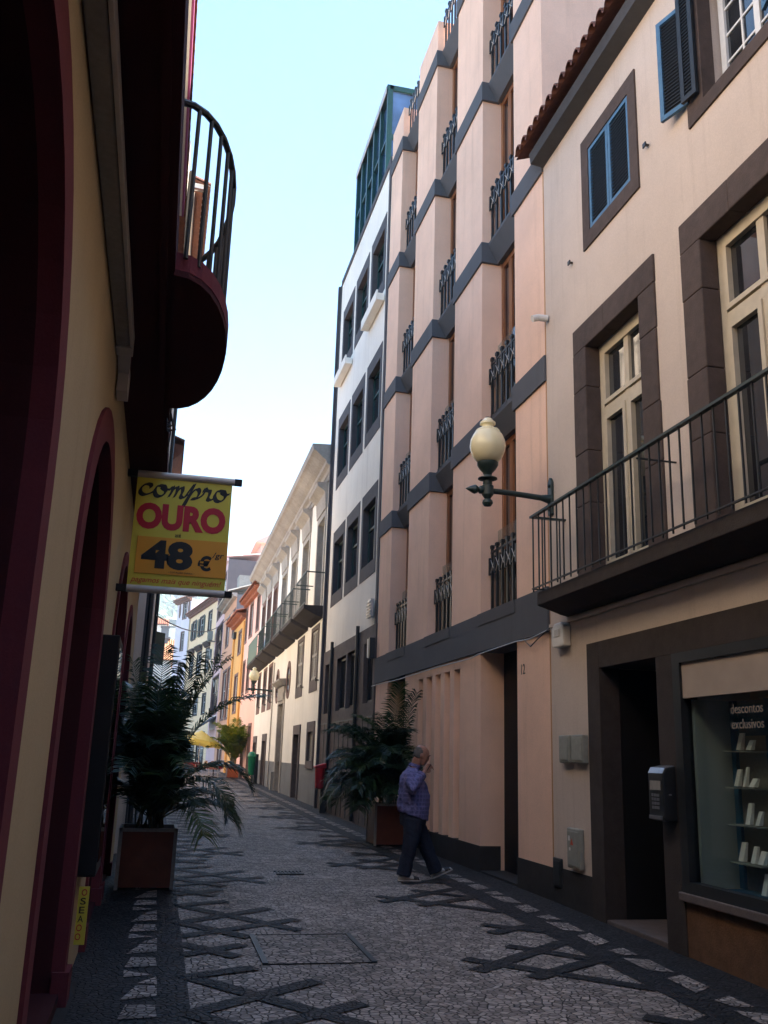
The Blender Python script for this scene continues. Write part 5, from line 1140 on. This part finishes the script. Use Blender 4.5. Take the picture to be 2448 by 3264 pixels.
# ================================================================== the walking man
def loft(b, rings, seg=16):
    """rings: (centre, half-axis u, half-axis v) -> closed skin"""
    i0 = len(b.v)
    for c, u, v in rings:
        c, u, v = Vector(c), Vector(u), Vector(v)
        for j in range(seg):
            th = 2 * math.pi * j / seg; b.v.append(tuple(c + u * math.cos(th) + v * math.sin(th)))
    for k in range(len(rings) - 1):
        for j in range(seg):
            a0 = i0 + k * seg + j; a1 = i0 + k * seg + (j + 1) % seg; b.f.append((a0, a1, a1 + seg, a0 + seg)); b.m.append(0)
    b.f.append(tuple(i0 + j for j in reversed(range(seg)))); b.m.append(0); e = i0 + (len(rings) - 1) * seg; b.f.append(tuple(e + j for j in range(seg))); b.m.append(0)
def limb(b, pts, rs, seg=12): b.tube(pts, rs, seg)
def ball(b, c, rx, ry, rz, n=10, seg=16): loft(b, [((c[0], c[1], c[2] - rz * math.cos(math.pi * k / n)), (max(.001, rx * math.sin(math.pi * k / n)), 0, 0), (0, max(.001, ry * math.sin(math.pi * k / n)), 0)) for k in range(n + 1)], seg)
def skinned(b, name, m, parent, vox, smooth=4, disp=0.0):
    o = b.build(name, m, None); loc = o.location.copy()
    r = o.modifiers.new('r', 'REMESH'); r.mode = 'VOXEL'; r.voxel_size = vox; r.use_smooth_shade = True
    s = o.modifiers.new('s', 'SMOOTH'); s.iterations = smooth; s.factor = .5
    if disp:
        t = bpy.data.textures.new('folds', 'CLOUDS'); t.noise_scale = .09; d = o.modifiers.new('d', 'DISPLACE'); d.texture = t; d.strength = disp; d.mid_level = .5
    me = to_mesh(o); o.modifiers.clear(); o.data = me; me.name = name
    me.materials.clear(); me.materials.append(m)
    for p in me.polygons: p.use_smooth = True
    if parent is not None:
        o.parent = parent; o.location = loc - Vector(parent.location)
    return o
ZG = .205
MAN = thing('person', 'balding man in a blue plaid shirt and dark jeans walking with a phone at mouth', 'person', (3.38, 12.12, ZG))
# body: head, neck, hands and the limbs inside the clothes, one continuous skin
b = MB()
hd = Vector((3.385, 12.06, 1.755)); fw_ = Vector((.90, -.12, -.42)).normalized(); lat = Vector((.13, .99, 0)).normalized(); upv = fw_.cross(lat); upv = -upv if upv.z < 0 else upv
def hp(f, s_, u): return hd + fw_ * f + lat * s_ + upv * u
for u, f, rf, rs in (): pass
prof = [(-.115, .045, .03, .03), (-.10, .04, .055, .045), (-.07, .025, .078, .058), (-.03, .012, .092, .070), (.02, .0, .098, .076), (.06, -.006, .095, .075), (.09, -.012, .078, .062), (.112, -.016, .045, .038), (.12, -.016, .01, .01)]
loft(b, [(hp(f, 0, u), fw_ * rf, lat * rs) for u, f, rf, rs in prof], 20)
loft(b, [(hp(.088, 0, .03), lat * .010, upv * .012), (hp(.110, 0, -.005), lat * .014, upv * .014), (hp(.117, 0, -.025), lat * .017, upv * .012), (hp(.085, 0, -.038), lat * .012, upv * .008)], 8)   # nose
for sg in (-1, 1):
    loft(b, [(hp(.082, sg * .055, .028), upv * .008, fw_ * .008), (hp(.098, sg * .03, .034), upv * .009, fw_ * .010), (hp(.096, sg * .008, .030), upv * .007, fw_ * .008)], 8)   # brow
    ball(b, hp(-.005, sg * .078, -.015), .022, .010, .032, 8, 10)       # ear
loft(b, [(hp(.088, -.026, -.066), upv * .006, fw_ * .006), (hp(.098, 0, -.066), upv * .009, fw_ * .010), (hp(.088, .026, -.066), upv * .006, fw_ * .006)], 8)  # lips
limb(b, [(3.27, 12.10, 1.52), (3.31, 12.09, 1.62), hp(-.02, 0, -.06)], [.075, .062, .062])
limb(b, [(3.27, 12.10, 1.50), (3.28, 12.12, 1.20), (3.30, 12.13, .98)], [.12, .15, .14])
for (hip, kn, an) in (((3.29, 12.03, 1.0), (3.245, 12.02, .66), (3.165, 12.02, .29)), ((3.33, 12.22, 1.0), (3.49, 12.23, .65), (3.66, 12.23, .31))): limb(b, [hip, kn, an], [.08, .055, .04])
SH, EL, WR = Vector((3.22, 11.91, 1.48)), Vector((3.165, 11.80, 1.315)), Vector((3.385, 11.91, 1.545))
limb(b, [(3.26, 12.0, 1.49), SH, EL, WR], [.06, .055, .042, .028])
limb(b, [(3.27, 12.2, 1.49), (3.27, 12.30, 1.46), (3.31, 12.38, 1.22), (3.44, 12.36, 1.02)], [.06, .055, .042, .028])
# right hand closed round the phone: palm, four bent fingers, thumb
ax = (WR - EL).normalized(); hn = Vector((.2, -.95, .1)).normalized(); wd = ax.cross(hn).normalized()
pal = WR + ax * .05
loft(b, [(WR, wd * .026, hn * .020), (WR + ax * .035, wd * .038, hn * .017), (WR + ax * .085, wd * .042, hn * .014)], 12)
for k, ln in enumerate((.058, .068, .064, .05)):
    o = WR + ax * .083 + wd * (-.033 + .022 * k); c1_ = o + ax * ln * .5 + hn * .012; c2_ = c1_ + ax * ln * .18 - hn * .010 + fw_ * .03; c3_ = c2_ + fw_ * .022 - ax * .018
    limb(b, [o, c1_, c2_, c3_], [.0095, .009, .0085, .007], 8)
t0 = WR + ax * .03 + wd * .036; limb(b, [t0, t0 + ax * .03 + wd * .022 + hn * .005, t0 + ax * .06 + wd * .016], [.012, .011, .008], 8)
LW = Vector((3.44, 12.36, 1.02)); dn = Vector((.35, 0, -.93)).normalized()
loft(b, [(LW, (.018, 0, .006), (0, .028, 0)), (LW + dn * .05, (.016, 0, .006), (0, .042, 0)), (LW + dn * .09, (.013, 0, .005), (0, .042, 0))], 12)
for k, ln in enumerate((.06, .07, .065, .05)):
    o = LW + dn * .088 + Vector((0, -.032 + .021 * k, 0)); limb(b, [o, o + dn * ln * .6, o + dn * ln + Vector((-.022, 0, 0))], [.0095, .009, .007], 8)
t0 = LW + dn * .03 + Vector((.015, -.03, 0)); limb(b, [t0, t0 + dn * .035 + Vector((.02, -.018, 0)), t0 + dn * .065 + Vector((.018, -.016, 0))], [.012, .011, .008], 8)
skinned(b, 'body', M['skin'], MAN, .0065, 3)
# hair: short fringe round the back and sides of a bald crown
b = MB()
loft(b, [(hp(-.035, 0, -.055), fw_ * .062, lat * .066), (hp(-.03, 0, -.02), fw_ * .074, lat * .0775), (hp(-.028, 0, .03), fw_ * .076, lat * .080), (hp(-.035, 0, .06), fw_ * .070, lat * .076), (hp(-.045, 0, .078), fw_ * .05, lat * .058)], 20)
skinned(b, 'hair', M['hair'], MAN, .007, 2)
for sg in (-1, 1):
    b = MB(); ball(b, hp(.083, sg * .031, .012), .009, .009, .009, 6, 10); b.build('eye', M['ink'], MAN, smooth=True)
    b = MB(); loft(b, [(hp(.088, sg * .052, .036), upv * .004, fw_ * .004), (hp(.104, sg * .03, .043), upv * .006, fw_ * .005), (hp(.102, sg * .012, .038), upv * .004, fw_ * .004)], 8); b.build('eyebrow', M['hair'], MAN)
# shirt, hanging loose over the belt
b = MB()
def el(cx, cy, z, rx, ry, tilt=0.0): return ((cx, cy, z), (rx, 0, rx * tilt), (0, ry, 0))
loft(b, [el(3.305, 12.13, .985, .195, .205, -.30), el(3.30, 12.13, 1.03, .20, .212, -.25), el(3.31, 12.125, 1.14, .212, .215, -.1), el(3.31, 12.12, 1.25, .205, .215), el(3.295, 12.11, 1.36, .18, .215), el(3.275, 12.105, 1.45, .15, .21), el(3.265, 12.10, 1.52, .115, .18), el(3.28, 12.10, 1.565, .085, .11), el(3.295, 12.095, 1.60, .075, .078)], 24)
limb(b, [(3.25, 12.02, 1.48), SH, SH.lerp(EL, .55), EL, EL.lerp(WR, .5), EL.lerp(WR, .80)], [.085, .085, .078, .072, .064, .060], 14)
limb(b, [(3.26, 12.2, 1.48), (3.26, 12.31, 1.45), (3.30, 12.385, 1.22), (3.40, 12.37, 1.08)], [.085, .082, .07, .056], 14)
skinned(b, 'shirt', M['shirt'], MAN, .0085, 3, .030)
b = MB(); cl = Vector((3.30, 12.092, 1.60)); loft(b, [(cl, (.079, 0, -.02), (0, .08, 0)), (cl + Vector((.012, 0, .035)), (.076, 0, -.02), (0, .076, 0)), (cl + Vector((.012, 0, .036)), (.070, 0, -.02), (0, .070, 0)), (cl + Vector((.002, 0, .0)), (.070, 0, -.02), (0, .070, 0))], 20); b.build('collar', M['shirt'], MAN, smooth=True)
b = MB(); c0 = EL.lerp(WR, .74); b.tube([c0, EL.lerp(WR, .86)], [.066, .063], 16); b.build('cuff', M['shirt'], MAN, smooth=True)
# jeans
b = MB()
loft(b, [el(3.31, 12.13, 1.06, .17, .185), el(3.31, 12.13, .96, .18, .19), el(3.31, 12.13, .88, .165, .185)], 20)
limb(b, [(3.29, 12.04, .95), (3.275, 12.03, .80), (3.25, 12.02, .65), (3.21, 12.02, .48), (3.17, 12.02, .275)], [.125, .118, .098, .088, .092], 16)
limb(b, [(3.33, 12.22, .95), (3.42, 12.225, .80), (3.50, 12.23, .65), (3.575, 12.23, .48), (3.66, 12.23, .30)], [.125, .115, .096, .088, .090], 16)
skinned(b, 'jeans', M['denim'], MAN, .0095, 4, .022)
def shoe(org, pitch):
    f = Vector((math.cos(pitch), -.06, math.sin(pitch))).normalized(); u = Vector((-math.sin(pitch), 0, math.cos(pitch))); l_ = Vector((0, 1, 0)); o = Vector(org)
    b = MB(); loft(b, [(o + f * x + u * h, l_ * w, u * t) for x, h, w, t in ((-.02, .045, .030, .035), (.02, .055, .040, .05), (.09, .055, .044, .048), (.15, .042, .048, .034), (.21, .034, .046, .024), (.255, .028, .030, .016))], 14); b.build('shoe', M['shoe'], MAN, smooth=True)
    b = MB(); loft(b, [(o + f * x + u * .01, l_ * w, u * .012) for x, w in ((-.03, .022), (.0, .040), (.10, .044), (.18, .052), (.24, .044), (.268, .02))], 14); b.build('sole', M['shoe'], MAN, smooth=True)
    b = MB(); loft(b, [(o + f * x + u * h, l_ * w, u * t) for x, h, w, t in ((.165, .044, .0495, .034), (.20, .039, .0485, .028), (.235, .034, .042, .022))], 14); b.build('toe_cap', M['shoe_dark'], MAN, smooth=True)
shoe((3.125, 12.02, ZG + .004), 0.0); shoe((3.63, 12.23, ZG + .012), R(24))
# phone
b = MB(); pc = WR + ax * .085 + fw_ * .012 - hn * .006; b.obox(pc, fw_ * .006, (ax * .8 + upv * .5).normalized() * .055, lat * .026); tag(b.build('mobile_phone', M['black'], bevel=.004), "black mobile phone held to the walking man's mouth", 'phone')

# ================================================================== light, sky, camera
AZ, EL_ = 90.0, 51.0
w = bpy.data.worlds.new('World'); sc.world = w; w.use_nodes = True; nt = w.node_tree
bg = nt.nodes['Background']; sky = nt.nodes.new('ShaderNodeTexSky'); sky.sky_type = 'NISHITA'; sky.sun_disc = False
sky.sun_elevation = R(EL_); sky.sun_rotation = R(AZ); sky.air_density = 1.0; sky.dust_density = 0.4; sky.ozone_density = 3.0
tn = nt.nodes.new('ShaderNodeMix'); tn.data_type = 'RGBA'; tn.blend_type = 'MULTIPLY'; tn.inputs[0].default_value = 1.0; tn.inputs[7].default_value = (.72, .97, 1.04, 1)   # the phone's cyan rendering of a clear sky
nt.links.new(sky.outputs[0], tn.inputs[6]); nt.links.new(tn.outputs[2], bg.inputs['Color']); bg.inputs['Strength'].default_value = .085
sd = bpy.data.lights.new('sun', 'SUN'); sd.energy = 5.0; sd.angle = R(.53); sd.color = (1, .93, .82)
so = bpy.data.objects.new('sun', sd); COL.objects.link(so)
v = Vector((math.sin(R(AZ)) * math.cos(R(EL_)), math.cos(R(AZ)) * math.cos(R(EL_)), math.sin(R(EL_))))
so.rotation_euler = v.to_track_quat('Z', 'Y').to_euler(); so.location = (20, 20, 60)
cd = bpy.data.cameras.new('camera'); co = bpy.data.objects.new('camera', cd); COL.objects.link(co); sc.camera = co
cd.sensor_fit = 'VERTICAL'; cd.sensor_height = 24; cd.sensor_width = 18; cd.lens = 2946.0 / 3264 * 24; cd.clip_start = .05; cd.clip_end = 3000
mr = Matrix([[0.9721618, -0.0885195, -0.2169464], [-0.232309, -0.2433691, -0.9417027], [0.030561, 0.965886, -0.257158]])
co.matrix_world = Matrix.Translation((0, 0, 1.7)) @ mr.to_4x4()
sc.render.resolution_x, sc.render.resolution_y = 768, 1024
vs = sc.view_settings; sc.display_settings.display_device = 'sRGB'; vs.view_transform = 'Standard'; vs.look = 'None'; vs.exposure = 2.6; vs.gamma = 1; vs.use_curve_mapping = False
cy = sc.cycles; cy.max_bounces = 6; cy.diffuse_bounces = 4; cy.glossy_bounces = 3; cy.transmission_bounces = 4; cy.transparent_max_bounces = 8; cy.caustics_reflective = False; cy.caustics_refractive = False; cy.use_denoising = True
